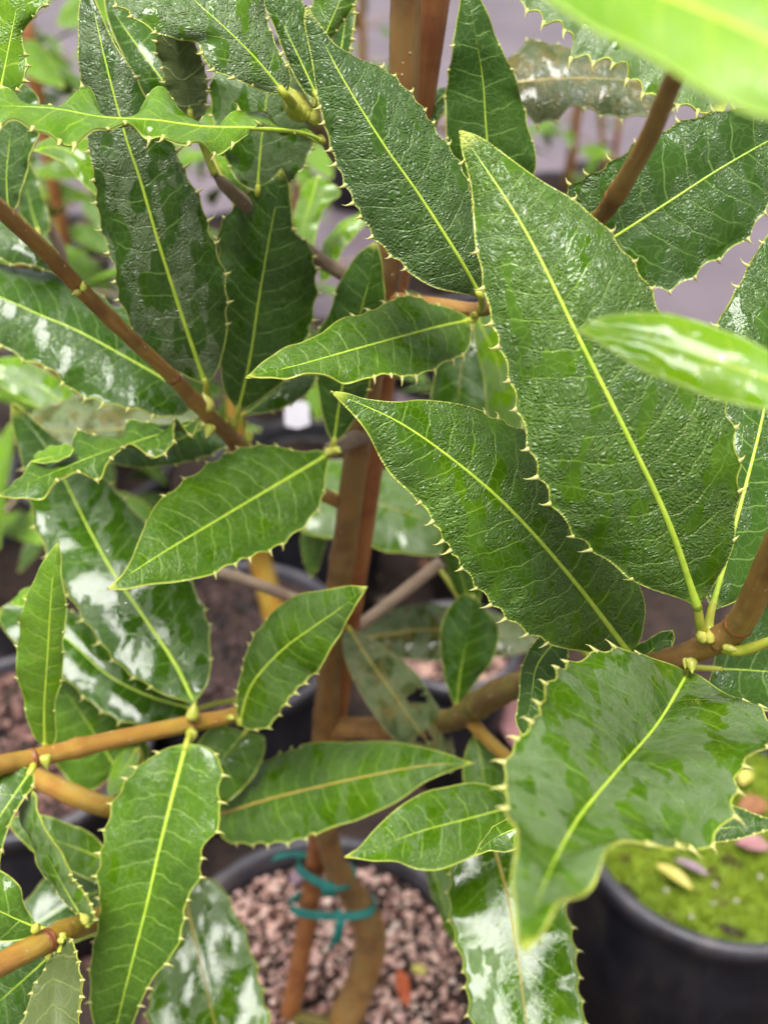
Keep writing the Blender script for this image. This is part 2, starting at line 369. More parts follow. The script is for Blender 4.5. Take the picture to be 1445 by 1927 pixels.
pot((-0.11, 0.75), 0.125, -0.02, 'black pot standing behind the pot of dark bark', 'dark soil in the black pot behind the bark pot', 0.03)
def ico():
    import bmesh
    bm = bmesh.new(); bmesh.ops.create_icosphere(bm, subdivisions=2, radius=1)
    V = np.array([v.co[:] for v in bm.verts]); F = np.array([[v.index for v in f.verts] for f in bm.faces]); bm.free(); return V, F
IV, IF = ico()
def pebbles(name, centers, sizes, cols, mat, seed, label, flat=0.75):
    rg = np.random.default_rng(seed); VV, FF, CC = [], [], []; base = np.random.default_rng(3)
    var = [IV * (1 + 0.22 * np.sin(IV @ base.normal(0, 3, 3) + k))[:, None] * base.uniform(0.7, 1.2, 3) for k in range(14)]
    for i, (c, s_) in enumerate(zip(centers, sizes)):
        v = var[rg.integers(14)]; a = rg.uniform(0, 6.3); ca, sa = math.cos(a), math.sin(a); b = rg.uniform(-0.6, 0.6); cb, sb = math.cos(b), math.sin(b)
        M = np.array([[ca, -sa, 0], [sa, ca, 0], [0, 0, 1]]) @ np.array([[1, 0, 0], [0, cb, -sb], [0, sb, cb]])
        VV.append((v * [1, 1, flat]) @ M.T * s_ + c); FF.append(IF + i * len(IV)); CC.append(np.tile(cols[i], (len(IV), 1)))
    o = meshobj(name, np.vstack(VV), np.vstack(FF), mat, col=np.vstack(CC))
    return tag(o, label, 'gravel', kind='stuff')
def tint_mat(name, rough=0.7):
    s = NT(name); a = s.n('Attribute', attribute_name='tint').outputs['Color']; co = s.n('TexCoord').outputs['Object']
    n = s.noise(co, 700, 3, 0.6); c = s.mix(s.math('MULTIPLY', n, 0.5), a, s.vmath('SCALE', a, sc_=0.55))
    return s.done(s.bsdf(c, rough, s.bump(n, 0.6, 0.0006), 0.4))
GRAV = tint_mat('pumice'); MOSSM = tint_mat('moss', 0.6)
def disc_pts(rg, n, c, r, z):
    a = rg.uniform(0, 2 * math.pi, n); q = r * np.sqrt(rg.uniform(0, 1, n)); return np.stack([c[0] + q * np.cos(a), c[1] + q * np.sin(a), np.full(n, z)], 1)
def gravel_cols(rg, n):
    pal = np.array([(0.52, 0.36, 0.31), (0.60, 0.45, 0.38), (0.44, 0.30, 0.27), (0.36, 0.22, 0.18), (0.62, 0.52, 0.45), (0.10, 0.05, 0.035), (0.05, 0.025, 0.018)])
    return pal[rg.choice(7, n, p=[.2, .18, .14, .12, .08, .14, .14])] * rg.uniform(0.8, 1.15, (n, 1))
rg = np.random.default_rng(11); n = 4000
pebbles('pumice_gravel', disc_pts(rg, n, POT_MAIN[0], 0.102, 0.0005) + rg.normal(0, 0.0016, (n, 3)) * [0, 0, 1], np.clip(rg.lognormal(math.log(0.0014), 0.5, n), 0.0007, 0.0048), gravel_cols(rg, n) * [1.4, 1.28, 1.25], GRAV, 5, 'pinkish pumice gravel around the tied trunk')
n = 1000
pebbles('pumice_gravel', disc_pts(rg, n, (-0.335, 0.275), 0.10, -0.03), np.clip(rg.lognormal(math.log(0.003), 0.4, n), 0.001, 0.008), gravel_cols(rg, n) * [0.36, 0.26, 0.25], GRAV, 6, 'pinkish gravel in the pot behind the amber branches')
n = 700
pebbles('bark_chips', disc_pts(rg, n, (-0.165, 0.43), 0.11, -0.041), np.clip(rg.lognormal(math.log(0.0034), 0.5, n), 0.001, 0.009), gravel_cols(rg, n) * [0.09, 0.06, 0.06], GRAV, 7, 'dark bark chips around the rear stem')
n = 300
pebbles('bark_chips', disc_pts(rg, n, (0.078, 0.446), 0.06, -0.078), np.clip(rg.lognormal(math.log(0.0034), 0.5, n), 0.001, 0.008), gravel_cols(rg, n) * [0.7, 0.6, 0.55], GRAV, 8, 'brown chips in the small pot')
n = 2600
cc = np.stack([rg.uniform(-0.9, 0.9, n), rg.uniform(-0.2, 0.9, n), np.full(n, GZ + 0.002)], 1); cc[:, 2] += mound(cc[:, 0], cc[:, 1])
pebbles('mulch_debris', cc, np.clip(rg.lognormal(math.log(0.0042), 0.5, n), 0.001, 0.012), gravel_cols(rg, n) * [0.14, 0.09, 0.08] + rg.choice([0, 0.22], n, p=[.95, .05])[:, None] * [1, .85, .55], GRAV, 9, 'dark wood mulch crumbs on the ground between the pots', 0.5)
# moss: short tufts over a low mound
def moss():
    rg = np.random.default_rng(21); n = 26000; c, r = POT_R[0], 0.101
    a = rg.uniform(0, 2 * math.pi, n); q = r * np.sqrt(rg.uniform(0, 1, n)); x, y = c[0] + q * np.cos(a), c[1] + q * np.sin(a)
    wv = [(rg.uniform(60, 420), rg.uniform(0, 6.3), rg.uniform(0, 6.3)) for _ in range(12)]
    def humps(X, Y, k=0): return sum(np.sin(f * (X * math.cos(a_ + k) + Y * math.sin(a_ + k)) + p_) for f, a_, p_ in wv) / 5.0
    hump = 0.003 * humps(x, y)
    z = 0.014 + 0.012 * (1 - (q / r) ** 2) + hump
    hh = rg.uniform(0.002, 0.0055, n); ang = rg.uniform(0, 6.3, n); lean = rg.normal(0, 0.0022, (n, 2)); wd = rg.uniform(0.0005, 0.0011, n)
    b = np.stack([x, y, z - 0.002], 1); sdir = np.stack([np.cos(ang), np.sin(ang), 0 * ang], 1) * wd[:, None]
    top = b + np.c_[lean, hh + 0.002]
    V = np.stack([b - sdir, b + sdir, top], 1).reshape(-1, 3)
    F = np.arange(3 * n).reshape(n, 3)
    mixv = np.clip(0.5 + 0.5 * humps(x, y, 1.1) + rg.normal(0, 0.2, n), 0, 1)[:, None]
    col = np.array([0.19, 0.30, 0.012]) * (1 - mixv) + np.array([0.36, 0.46, 0.035]) * mixv
    col = np.where((humps(x, y, 2.3) > 0.75)[:, None], np.array([0.13, 0.09, 0.04]), col)
    tag(meshobj('moss', V, F, MOSSM, smooth=False, col=np.repeat(col, 3, 0)), 'bright green moss filling the black pot', 'moss', kind='stuff')
    k, n2 = 14, 48; rr = r * np.linspace(0.02, 1, k); a = np.linspace(0, 2 * math.pi, n2, endpoint=False)
    X = c[0] + rr[:, None] * np.cos(a); Y = c[1] + rr[:, None] * np.sin(a)
    Z = 0.0135 + 0.012 * (1 - (rr[:, None] / r) ** 2) + 0.003 * humps(X, Y)
    V = np.stack([X, Y, Z], -1).reshape(-1, 3)
    F = [[i * n2 + j, i * n2 + (j + 1) % n2, (i + 1) * n2 + (j + 1) % n2, (i + 1) * n2 + j] for i in range(k - 1) for j in range(n2)]
    tag(meshobj('moss_bed', V, F, simple('moss_bed', (0.10, 0.16, 0.008), (0.20, 0.27, 0.02), 60, 0.8, 1, 0.003)), 'green moss cushion beneath the tufts', 'moss', kind='stuff')
moss()

# ------------------------------------------------------------------ the shrub: stems
shrub = thing('spiny_leaved_shrub', 'large wet shrub with leathery spine-edged green leaves tied to an orange stake', 'shrub')
shrub.location = (-0.03, 0.0, 0.0)
bpy.context.view_layer.update()
SHO = np.array(shrub.location)
SAMPLES = []
def stem(pts, mat, name='branch', nodes=(), parent=shrub, seed=1, n=64, jit=0.02, label=None, keep=True):
    """pts: (x, y, depth cm, width px)"""
    q = []
    for x, y, d, wd in pts: q.append((*P(x, y, d), wd * d / 100 / FPX / 2))
    c = catmull3(q, n); C, rad = c[:, :3], c[:, 3].copy()
    if keep: SAMPLES.append(np.c_[C, rad])
    for tt, amt in nodes:
        k = np.linspace(0, 1, n); rad *= 1 + amt * np.exp(-((k - tt) / (1.3 / n)) ** 2)
    V, F, uv = tube_data(C, rad, 16, jit, seed)
    org = SHO if parent is shrub else (np.array(parent.location) if parent is not None else 0)
    o = meshobj(name, V - org, F, mat, parent, uvs={'bark': uv})
    if label: o['label'] = label
    return o
trunk_pts = [(615, 2010, 73, 70), (645, 1927, 68.0, 60), (686, 1830, 66.2, 60), (696, 1755, 64.0, 62), (668, 1690, 61.6, 54), (632, 1630, 59, 43), (614, 1560, 56.5, 44), (608, 1430, 53, 45), (617, 1300, 50, 45), (629, 1150, 47, 45), (655, 980, 43.8, 47), (672, 850, 41.5, 49), (698, 700, 39.4, 50), (722, 560, 37.6, 52), (745, 400, 35.8, 56), (757, 200, 33.8, 58), (764, 0, 31.9, 60), (770, -160, 30.2, 58)]
stem(trunk_pts, BK_TRUNK, 'trunk', [(0.12, 0.12), (0.33, 0.18), (0.52, 0.1), (0.66, 0.14)], n=150, jit=0.025)
stem([(-70, 330, 22.5, 34.4), (0, 392, 24, 32.8), (90, 478, 26.5, 31.2), (160, 552, 28.5, 29.5), (250, 640, 31, 27.9), (330, 715, 33.5, 27.9), (395, 785, 36, 29.5), (440, 828, 38.5, 29.5), (500, 890, 40.5, 27.9), (570, 915, 42, 26.2), (650, 950, 43.6, 26.2)], BK_BROWN, nodes=[(0.32, 0.16), (0.545, 0.2), (0.72, 0.25)], seed=2, n=110)
stem([(-60, 1455, 34, 39.6), (0, 1440, 35, 38.7), (60, 1428, 36, 36.9), (200, 1395, 37.5, 34.2), (360, 1362, 39, 32.4), (440, 1345, 40, 29.7), (490, 1315, 42.5, 28.8), (550, 1260, 45.5, 28.8), (622, 1205, 48.5, 30.6)], BK_AMBER, nodes=[(0.21, 0.2), (0.60, 0.24)], seed=3, n=110)
stem([(-60, 1425, 43, 40.5), (60, 1462, 42.5, 38.6), (130, 1492, 42, 40.5), (210, 1520, 42.5, 38.6), (330, 1535, 47, 36.8), (470, 1500, 51, 35.0), (606, 1470, 54, 35.0)], BK_AMBER, seed=4)
stem([(-60, 1850, 29.5, 46.8), (0, 1816, 30.5, 45.0), (80, 1775, 31.8, 43.2), (125, 1752, 33.8, 41), (165, 1738, 37.2, 42), (200, 1722, 40.5, 40), (250, 1690, 42.5, 36.0), (300, 1610, 43, 36.0), (330, 1540, 47, 34.2)], BK_AMBER, nodes=[(0.2, 0.2), (0.235, 0.12)], seed=5, n=110)
stem([(1530, 890, 21.5, 57.0), (1480, 985, 23, 55.2), (1445, 1060, 24.5, 53.4), (1405, 1150, 26.3, 51.5), (1375, 1190, 27.4, 49.7), (1330, 1215, 28.3, 47.8), (1270, 1240, 29.5, 44.2), (1200, 1255, 31.5, 42.3), (1080, 1275, 36, 42.3), (985, 1288, 41, 44.2), (905, 1325, 45, 42.3), (860, 1352, 47, 42.3), (740, 1370, 50, 42.3), (660, 1370, 51.2, 42.3), (606, 1372, 52, 42.3)], BK_BROWN, nodes=[(0.2, 0.13), (0.265, 0.15)], seed=6, n=140)
stem([(1000, 1284, 39.4, 38), (970, 1290, 41, 50), (930, 1308, 42.8, 52), (890, 1332, 44.9, 50), (862, 1350, 46.2, 46), (835, 1358, 47.4, 34)], BK_OLIVE, nodes=[(0.35, 0.06), (0.6, 0.12)], seed=7)
stem([(1330, 20, 17.5, 37.0), (1262, 160, 20, 37.0), (1215, 270, 22.5, 37.0), (1150, 380, 25.8, 35.3), (1118, 420, 27.4, 33.6), (1060, 480, 30.5, 31.9), (985, 545, 33, 30.2), (905, 582, 35, 28.6), (820, 573, 36.5, 26.9), (735, 562, 37.4, 26.9)], BK_BROWN, nodes=[(0.34, 0.15), (0.78, 0.2)], seed=8, n=120)
stem([(405, 330, 32.6, 10), (425, 350, 33.2, 24), (470, 390, 35, 28), (590, 480, 37, 28), (648, 516, 37.6, 28), (720, 556, 37.8, 28)], BK_GREY, nodes=[(0.55, 0.05)], seed=9)
stem([(830, 1058, 50, 26), (745, 1125, 50.5, 24), (660, 1192, 50.5, 24), (618, 1230, 49.5, 26)], BK_GREY, seed=10)
stem([(370, 1068, 50.5, 22), (450, 1088, 50.2, 22), (550, 1125, 49.5, 22), (630, 1160, 47.5, 24)], BK_GREY, seed=11, nodes=[(0.25, 0.3)])
stem([(875, 1345, 45.6, 26), (920, 1395, 44.5, 26), (960, 1430, 44, 24), (1000, 1465, 43, 22)], BK_AMBER, seed=12)
stem([(690, 815, 41, 36), (655, 832, 40, 30), (620, 848, 39.2, 30)], BK_GREY, seed=13)
stem([(640, 300, 34, 30), (605, 248, 33, 28), (580, 215, 31.5, 28)], BK_GREY, seed=14)
stem([(640, 300, 34, 30), (700, 340, 35, 30), (750, 375, 35.6, 32)], BK_GREY, seed=15)
stem([(20, 320, 46, 14), (60, 380, 47, 16), (95, 430, 48, 20), (115, 480, 49, 24), (120, 530, 50, 24)], BK_GREY, seed=16)
stem([(545, 1912, 68.4, 26), (640, 1935, 67.6, 30)], BK_OLIVE, seed=17)
stem([(1345, 1212, 28.1, 18), (1375, 1224, 27.4, 22), (1405, 1222, 27, 22), (1450, 1206, 26.4, 18), (1520, 1180, 25.8, 14)], PETM, 'petiole', seed=18)
# rear stem in its own pot
rear = thing('rear_shrub', 'orange-brown stem of a neighbouring shrub rising from the dark bark pot', 'shrub'); rear.location = (-0.13, 0.40, -0.04)
stem([(530, 1215, 92, 46), (512, 1140, 90, 44), (488, 1050, 88, 42), (470, 960, 84, 40), (450, 850, 80, 36), (440, 700, 76, 30)], BK_AMBER, 'trunk', parent=rear, seed=20, keep=False)

# ------------------------------------------------------------------ wooden stake and ties
def stake(pts, label, group=None):
    q = [(*P(x, y, d), wd * d / 100 / FPX / 2) for x, y, d, wd in pts]; c = catmull3(q, 40)
    V, F, uv = tube_data(c[:, :3], c[:, 3], 14, 0.015, 4)
    o = meshobj('wooden_stake', V, F, STAKE, uvs={'bark': uv}); return tag(o, label, 'stake', group)
stake([(541, 1945, 70.8, 35), (546, 1905, 68.6, 36), (575, 1750, 64.2, 36), (597, 1600, 60, 37), (640, 1300, 52.2, 39), (676, 1050, 46.9, 40), (735, 600, 40, 49), (774, 300, 36.4, 55), (815, 0, 33.2, 62), (826, -120, 32, 66)], 'orange round wooden stake tied beside the shrub trunk')
TEAL = simple('teal_tape', (0.0, 0.17, 0.14), (0.01, 0.25, 0.20), 90, 0.3, 0.5, 0.0012, spec=0.6)
def ribbon(C, width, nrm_dirs, mat, name, parent=None, th=0.0004):
    C = np.asarray(C); N = len(C); W = np.asarray(width) * np.ones(N)
    T = nrm(np.gradient(C, axis=0)); A = nrm(np.asarray(nrm_dirs)); B = nrm(np.cross(A, T))
    V = []
    for sgn in (1, -1):
        for k in (-1, -0.33, 0.33, 1): V.append(C + A * (k * W / 2)[:, None] + B * (sgn * th + 0.0006 * math.cos(k * 2) )) 
    V = np.stack(V, 1).reshape(-1, 3); F = []
    order = [0, 1, 2, 3, 7, 6, 5, 4]
    for i in range(N - 1):
        for a in range(8):
            p, q = order[a], order[(a + 1) % 8]; F.append([i * 8 + p, i * 8 + q, (i + 1) * 8 + q, (i + 1) * 8 + p])
    F += [[o for o in order], [(N - 1) * 8 + o for o in order][::-1]]
    return meshobj(name, V, F, mat, parent)
def tie(sp, tp, drop, label, tails, extra=0.010):
    a, b = P(*sp), P(*tp); c = (a + b) / 2; ax = b - a; L = np.linalg.norm(ax) / 2; ax = nrm(ax)
    dep = nrm(FWD - ax * np.dot(FWD, ax)); up = nrm(np.cross(ax, dep)); up = up if up[2] > 0 else -up
    th = np.linspace(0, 2 * math.pi, 61); e = 0.75
    co, si = np.cos(th), np.sin(th)
    X = (L + extra) * np.sign(co) * np.abs(co) ** e; Y = extra * 1.1 * np.sign(si) * np.abs(si) ** e
    C = c + X[:, None] * ax + Y[:, None] * dep + (drop * si)[:, None] * up
    t = thing('plant_tie', label, 'tie', 'teal plastic ties round the trunk and stake'); t.location = c
    ribbon(C - c, 0.0052, np.tile(up, (61, 1)), TEAL, 'tape_loop', t)
    for pts in tails:
        q = catmull3([P(*k) for k in pts], 24); w_ = np.linspace(0.0045, 0.0085, 24)
        ad = np.array([nrm(RGT * math.cos(k) + UPV * math.sin(k) * 0.5 + FWD * 0.4 * math.sin(k * 2)) for k in np.linspace(0.2, 0.9, 24)])
        ribbon(q - c, w_, ad, TEAL, 'tape_tail', t)
tie((594, 1626, 61), (634, 1648, 60), 0.004, 'upper teal plastic tape tie round the trunk and orange stake', [[(580, 1612, 61), (555, 1606, 62), (520, 1612, 62.5)]], 0.0105)
tie((582, 1700, 62.6), (672, 1704, 62), 0.002, 'lower teal plastic tape tie with a hanging tail', [[(636, 1712, 60.9), (640, 1740, 60.8), (628, 1778, 61)]], 0.0115)

# ------------------------------------------------------------------ leaves
def leaf_surface(mid, A, B, dA, dB, N=97, M=11, camber=0.10, und=0.06, k=3.0, ph=0.0, spines=None, under=False, seed=0, scal=0.075, lie=None):
    rg = np.random.default_rng(seed)
    mp = catmull(mid, N); A = [mid[0][:2]] + list(A) + [mid[-1][:2]]; B = [mid[0][:2]] + list(B) + [mid[-1][:2]]
    ap, bp = catmull([a[:2] for a in A], N), catmull([b[:2] for b in B], N)
    if lie:                                    # blade plane set halfway between camera and sun to catch glare
        kk, at, lean = lie; i0 = int(at * (N - 1)); P0 = P(*mp[i0]); hv = nrm(nrm(CAM - P0) + SUND) + np.array(lean)
        def lay(x, y): ry = FWD + RGT * (x - W0 / 2) / FPX + UPV * (H0 / 2 - y) / FPX; return 100 * np.dot(hv, P0 - CAM) / np.dot(hv, ry)
        mp[:, 2] = [(1 - kk) * d + kk * lay(x, y) for x, y, d in mp]
    t = np.linspace(0, 1, N); Pm = np.array([P(*q) for q in mp]); sides = []; sp_out = []
    for e, dd in ((ap, dA), (bp, dB)):
        wpx = np.linalg.norm(e - mp[:, :2], axis=1); wn = np.clip(wpx / wpx.max(), 0, 1)
        Pe = np.array([P(x, y, d + dd * q) for (x, y), d, q in zip(e, mp[:, 2], wn)])
        if lie: Pe = np.array([P(x, y, (1 - kk) * (d + dd * q) + kk * lay(x, y)) for (x, y), d, q in zip(e, mp[:, 2], wn)])
        # scalloped margin with a spine at every cusp
        if spines:
            n, t0, t1 = spines; gaps = np.cumsum(rg.uniform(0.65, 1.35, n)); ts = t0 + (t1 - t0) * (gaps - gaps[0]) / max(gaps[-1] - gaps[0], 1e-6)
            f = np.interp(t, ts, np.arange(n), left=0, right=n - 1); fr = f - np.floor(f)
            ins = scal * 4 * fr * (1 - fr) * np.clip(wn * 1.2, 0, 1)
            Pe = Pe - (Pe - Pm) * ins[:, None]
            sp_out.append(ts)
        else: sp_out.append([])
        sides.append(Pe)
    T = nrm(np.gradient(Pm, axis=0)); S = np.linspace(0, 1, M) ** 0.9
    G = np.zeros((N, 2 * M - 1, 3)); UVu = np.zeros((N, 2 * M - 1, 2)); UVm = np.zeros((N, 2 * M - 1, 2))
    Lm = np.r_[0, np.cumsum(np.linalg.norm(np.diff(Pm, axis=0), axis=1))] * 100
    for si, Pe in enumerate(sides):
        D = Pe - Pm; wl = np.linalg.norm(D, axis=1); nn = nrm(np.cross(T, D)); view = nrm(CAM - Pm)
        sg = np.sign((nn * view).sum(1)); sg = np.where(np.abs((nn * view).sum(1)) < 1e-4, 1, sg)
        sg = np.sign(np.median(sg)); nn = nn * (sg if sg != 0 else 1) * (-1 if under else 1)
        kn = np.ones(9) / 9; nn = nrm(np.stack([np.convolve(np.pad(nn[:, c], 4, 'edge'), kn, 'valid') for c in range(3)], 1))
        wm = wl.max()
        for j, s_ in enumerate(S):
            arch = camber * (s_ * (1 - s_) * 4 * 0.5 - 0.35 * s_ ** 2) * wl
            wave = und * wm * s_ ** 2.2 * np.sin(2 * math.pi * k * t + ph + si * 1.9) * np.sin(math.pi * np.clip(t, 0, 1)) ** 0.6
            wave = wave + 0.3 * und * wm * s_ ** 1.5 * np.sin(2 * math.pi * k * 2.3 * t + ph * 2.1 + si)
            Q = Pm + s_ * D + nn * (arch + wave)[:, None]
            col = M - 1 + (j if si else -j)
            if j or si: G[:, col] = Q
            sg2 = 1 if si else -1
            UVu[:, col] = np.stack([t, np.full(N, 0.5 + 0.5 * sg2 * s_)], 1); UVm[:, col] = np.stack([Lm, sg2 * s_ * wl * 100], 1)
    # top-side normals
    du = np.gradient(G, axis=0); dv = np.gradient(G, axis=1); n_ = nrm(np.cross(du, dv)); 
    c = G[N // 2, M - 1]; s0 = np.sign(np.median((n_ * nrm(CAM - G)).sum(-1)))
    n_ = n_ * (s0 if s0 else 1) * (-1 if under else 1)
    return G, n_, UVu, UVm, sp_out
def bud(p, d, r, name='bud', parent=shrub, mat=None, org=None):
    p = np.asarray(p); d = nrm(np.asarray(d, float)); tt = np.linspace(0, 1, 10)
    prof = r * np.array([0.55, 0.85, 1.0, 1.02, 0.95, 0.82, 0.62, 0.40, 0.2, 0.03])
    C = p + d * (tt * r * 3.2)[:, None]; V, F, uv = tube_data(C, prof, 12)
    u = nrm(np.cross(d, [0.3, 0.1, 0.9])); parts = [(V, F)]
    for sgn in (-1, 1):       # two overlapping outer scales
        C2 = p + d * (tt * r * 2.3)[:, None] + u * sgn * r * 0.3; V2, F2, _ = tube_data(C2, prof * 0.82, 12); parts.append((V2, F2))
    V, F = merge(parts)
    return meshobj(name, V - (SHO if org is None else org), F, mat or BUDM, parent)

NLEAF = 0
def leaf(mid, A, B, mat=None, dA=0.5, dB=-0.2, rug=0.5, sheen=0.35, wet=0.4, sp=(9, 0.14, 0.86), att=None, under=False, lab=None, holes=(), midm=None, midr=1.0, parent=shrub, auto=True, spl=1.0, **kw):
    global NLEAF; NLEAF += 1
    mat = mat or MM; seed = NLEAF
    kw.setdefault('ph', (seed * 1.7) % 6.3); kw.setdefault('k', 2.2 + (seed % 5) * 0.4)
    G, n_, Uu, Um, spt = leaf_surface(mid, A, B, dA, dB, spines=sp, under=under, seed=seed, **kw)
    org = np.array(parent.location); N, M2 = G.shape[:2]; th = 0.0003
    top = (G + n_ * th).reshape(-1, 3); bot = (G - n_ * th).reshape(-1, 3); K = N * M2
    V = np.vstack([top, bot]) - org
    i, j = np.meshgrid(np.arange(N - 1), np.arange(M2 - 1), indexing='ij'); a = (i * M2 + j).ravel(); b, c, d = a + 1, a + M2 + 1, a + M2
    keep = np.ones(len(a), bool)
    tt = Uu[:-1, :-1, 0].ravel(); ss = (Uu[:-1, :-1, 1] * 2 - 1).ravel()
    for (ht, hs_, rt, rs) in holes:
        an = np.arctan2((ss - hs_) / rs, (tt - ht) / rt); rr = ((tt - ht) / rt) ** 2 + ((ss - hs_) / rs) ** 2
        keep &= rr > (1 + 0.35 * np.sin(3 * an + 1) + 0.2 * np.sin(5 * an))
    a, b, c, d = a[keep], b[keep], c[keep], d[keep]
    # orientation so that top faces out along n_
    e1 = G[1, M2 // 2] - G[0, M2 // 2]; nn0 = np.cross(G[N // 2, M2 // 2 + 1] - G[N // 2, M2 // 2], G[N // 2 + 1, M2 // 2] - G[N // 2, M2 // 2])
    flip = np.dot(nn0, n_[N // 2, M2 // 2]) < 0
    Q = np.stack([a, b, c, d], 1); Qt = Q[:, ::-1] if flip else Q; Qb = (Q if flip else Q[:, ::-1]) + K
    bl = list(range(0, K, M2)) + list(range(K - M2 + 1, K)) + list(range(K - 1 - M2, 0, -M2)) + list(range(M2 - 2, 0, -1))
    bl = np.array(bl); nx = np.roll(bl, -1); rim = np.stack([bl, nx, nx + K, bl + K], 1); rim = rim if flip else rim[:, ::-1]
    F = np.vstack([Qt, Qb, rim]); fm = np.r_[np.zeros(len(Qt)), np.ones(len(Qb)), np.zeros(len(rim))]
    uu, um = Uu.reshape(-1, 2), Um.reshape(-1, 2)
    o = meshobj('leaf', V, F, [mat, MU], parent, fm=fm, uvs={'unit': np.vstack([uu, uu]), 'metric': np.vstack([um, um])})
    o['rugosity'] = rug; o['sky_sheen_tint'] = sheen * (0.55 if sheen < 0.58 else 0.9); o['wetness'] = wet  # per-leaf relief, painted sky sheen and water film amounts
    if lab: o['label'] = lab
    # raised midrib
    mc = G[:, M2 // 2] + n_[:, M2 // 2] * 0.0001; t = np.linspace(0, 1, N)
    Lt = np.linalg.norm(np.diff(mc, axis=0), axis=1).sum()
    r = midr * np.interp(t, [0, 0.05, 0.3, 0.8, 0.96, 1], [1.0, 0.8, 0.55, 0.3, 0.16, 0.05]) * 0.00088 * np.clip(Lt / 0.10, 0.6, 1.25)
    cut = int(N * 0.985)
    Vt, Ft, uv = tube_data(mc[:cut], r[:cut], 8); meshobj('midrib', Vt - org, Ft, midm or MIDM, o)
    # spines
    parts = []; rg = np.random.default_rng(seed + 300)
    for si, ts in enumerate(spt):
        ci = 0 if si == 0 else M2 - 1; inn = 1 if si == 0 else M2 - 2
        for q in ts:
            f = q * (N - 1); i0 = int(min(max(round(f), 1), N - 2)); p0 = G[i0, ci]; outw = nrm(p0 - G[i0, inn]); fw = nrm(G[i0 + 1, ci] - G[i0 - 1, ci])
            ln = rg.uniform(0.0011, 0.0029) * spl * np.clip(Lt / 0.09, 0.6, 1.2); up = n_[i0, ci]
            d0 = nrm(outw + 0.45 * fw + up * rg.uniform(-0.25, 0.35)); d1 = nrm(outw * 0.8 + 1.0 * fw + up * rg.uniform(-0.3, 0.5))
            C = np.array([p0 - outw * 0.0009, p0 + d0 * ln * 0.35, p0 + d0 * ln * 0.7 + d1 * ln * 0.02, p0 + d0 * ln * 0.72 + d1 * ln * 0.35])
            Vs, Fs, _ = tube_data(C, np.array([0.00080, 0.00034, 0.00014, 0.00002]) * (0.7 + 0.3 * spl), 6); parts.append((Vs, Fs))
    if parts:
        Vs, Fs = merge(parts); meshobj('spines', Vs - org, Fs, SPM, o)['kind'] = 'stuff'
    # leaf stalk
    b0 = G[0, M2 // 2]; pts = None
    if att: pts = [b0 + nrm(G[6, M2 // 2] - b0) * 0.003, b0] + [P(*q) for q in att]; rr = 0.0013
    elif auto and parent is shrub and SAMPLES:
        S_ = np.vstack(SAMPLES); dd = np.linalg.norm(S_[:, :3] - b0, axis=1); deep = (S_[:, :3] - CAM) @ FWD > (b0 - CAM) @ FWD - 0.004
        dd = np.where(deep, dd, dd + 0.5); ii = dd.argmin()
        if dd[ii] < 0.05:
            tg = S_[ii, :3]; pts = [b0 + nrm(G[6, M2 // 2] - b0) * 0.003, b0, b0 * 0.6 + tg * 0.4 + FWD * 0.004, tg]; rr = 0.0011
    if pts is not None:
        c = catmull3(pts, 20); Vt, Ft, uv = tube_data(c, np.linspace(0.85, 1.25, 20) * rr, 10); meshobj('petiole', Vt - org, Ft, PETM, o)
    LEAFSURF[NLEAF] = (G, n_); return o
LEAFSURF = {}

# L1 the broad upper right leaf
leaf([(1312, 1145, 27), (1255, 980, 25.6), (1175, 810, 24.6), (1090, 640, 24.4), (985, 430, 24.8), (864, 244, 25.6)],
     [(1285, 1128), (1215, 1105), (1140, 1065), (1055, 990), (1000, 880), (972, 790), (942, 680), (913, 580), (900, 500), (892, 430), (886, 350), (870, 285)],
     [(1345, 1100), (1385, 1020), (1397, 910), (1385, 780), (1340, 680), (1262, 590), (1192, 485), (1130, 410), (1060, 358), (960, 298), (905, 260)],
     MM, 0.5, 0.3, rug=1.0, sheen=0.45, wet=0.30, sp=(12, 0.13, 0.78), att=[(1318, 1180, 27.5), (1330, 1205, 28.2)], und=0.05, camber=0.16, midr=1.25)
# L2 centre leaf below it
leaf([(1185, 1232, 31.5), (1080, 1095, 30.0), (970, 970, 28.8), (870, 880, 28.2), (750, 795, 27.6), (622, 737, 27.2)],
     [(1130, 1232), (1040, 1215), (975, 1188), (900, 1115), (830, 1020), (785, 940), (735, 890), (690, 815), (650, 765)],
     [(1210, 1190), (1208, 1120), (1150, 1000), (1065, 880), (978, 797), (900, 767), (800, 753), (745, 758), (690, 750), (655, 740)],
     MM, -0.2, 0.9, rug=1.0, sheen=0.25, wet=0.45, sp=(10, 0.2, 0.66), und=0.05, camber=0.16, midr=1.15)
# L3 upper centre
leaf([(905, 560, 30.5), (860, 480, 29.6), (790, 370, 29.0), (720, 270, 28.5), (640, 140, 28.2), (575, 10, 28)],
     [(870, 552), (810, 538), (750, 498), (700, 452), (652, 365), (622, 290), (600, 200), (586, 110), (573, 45)],
     [(912, 500), (900, 420), (880, 330), (850, 270), (800, 200), (730, 130), (672, 106), (632, 85), (602, 48)],
     MD, 0.3, 0.8, rug=0.9, sheen=0.5, wet=0.1, sp=(10, 0.22, 0.72), und=0.04, att=[(908, 575, 32), (905, 582, 34)])
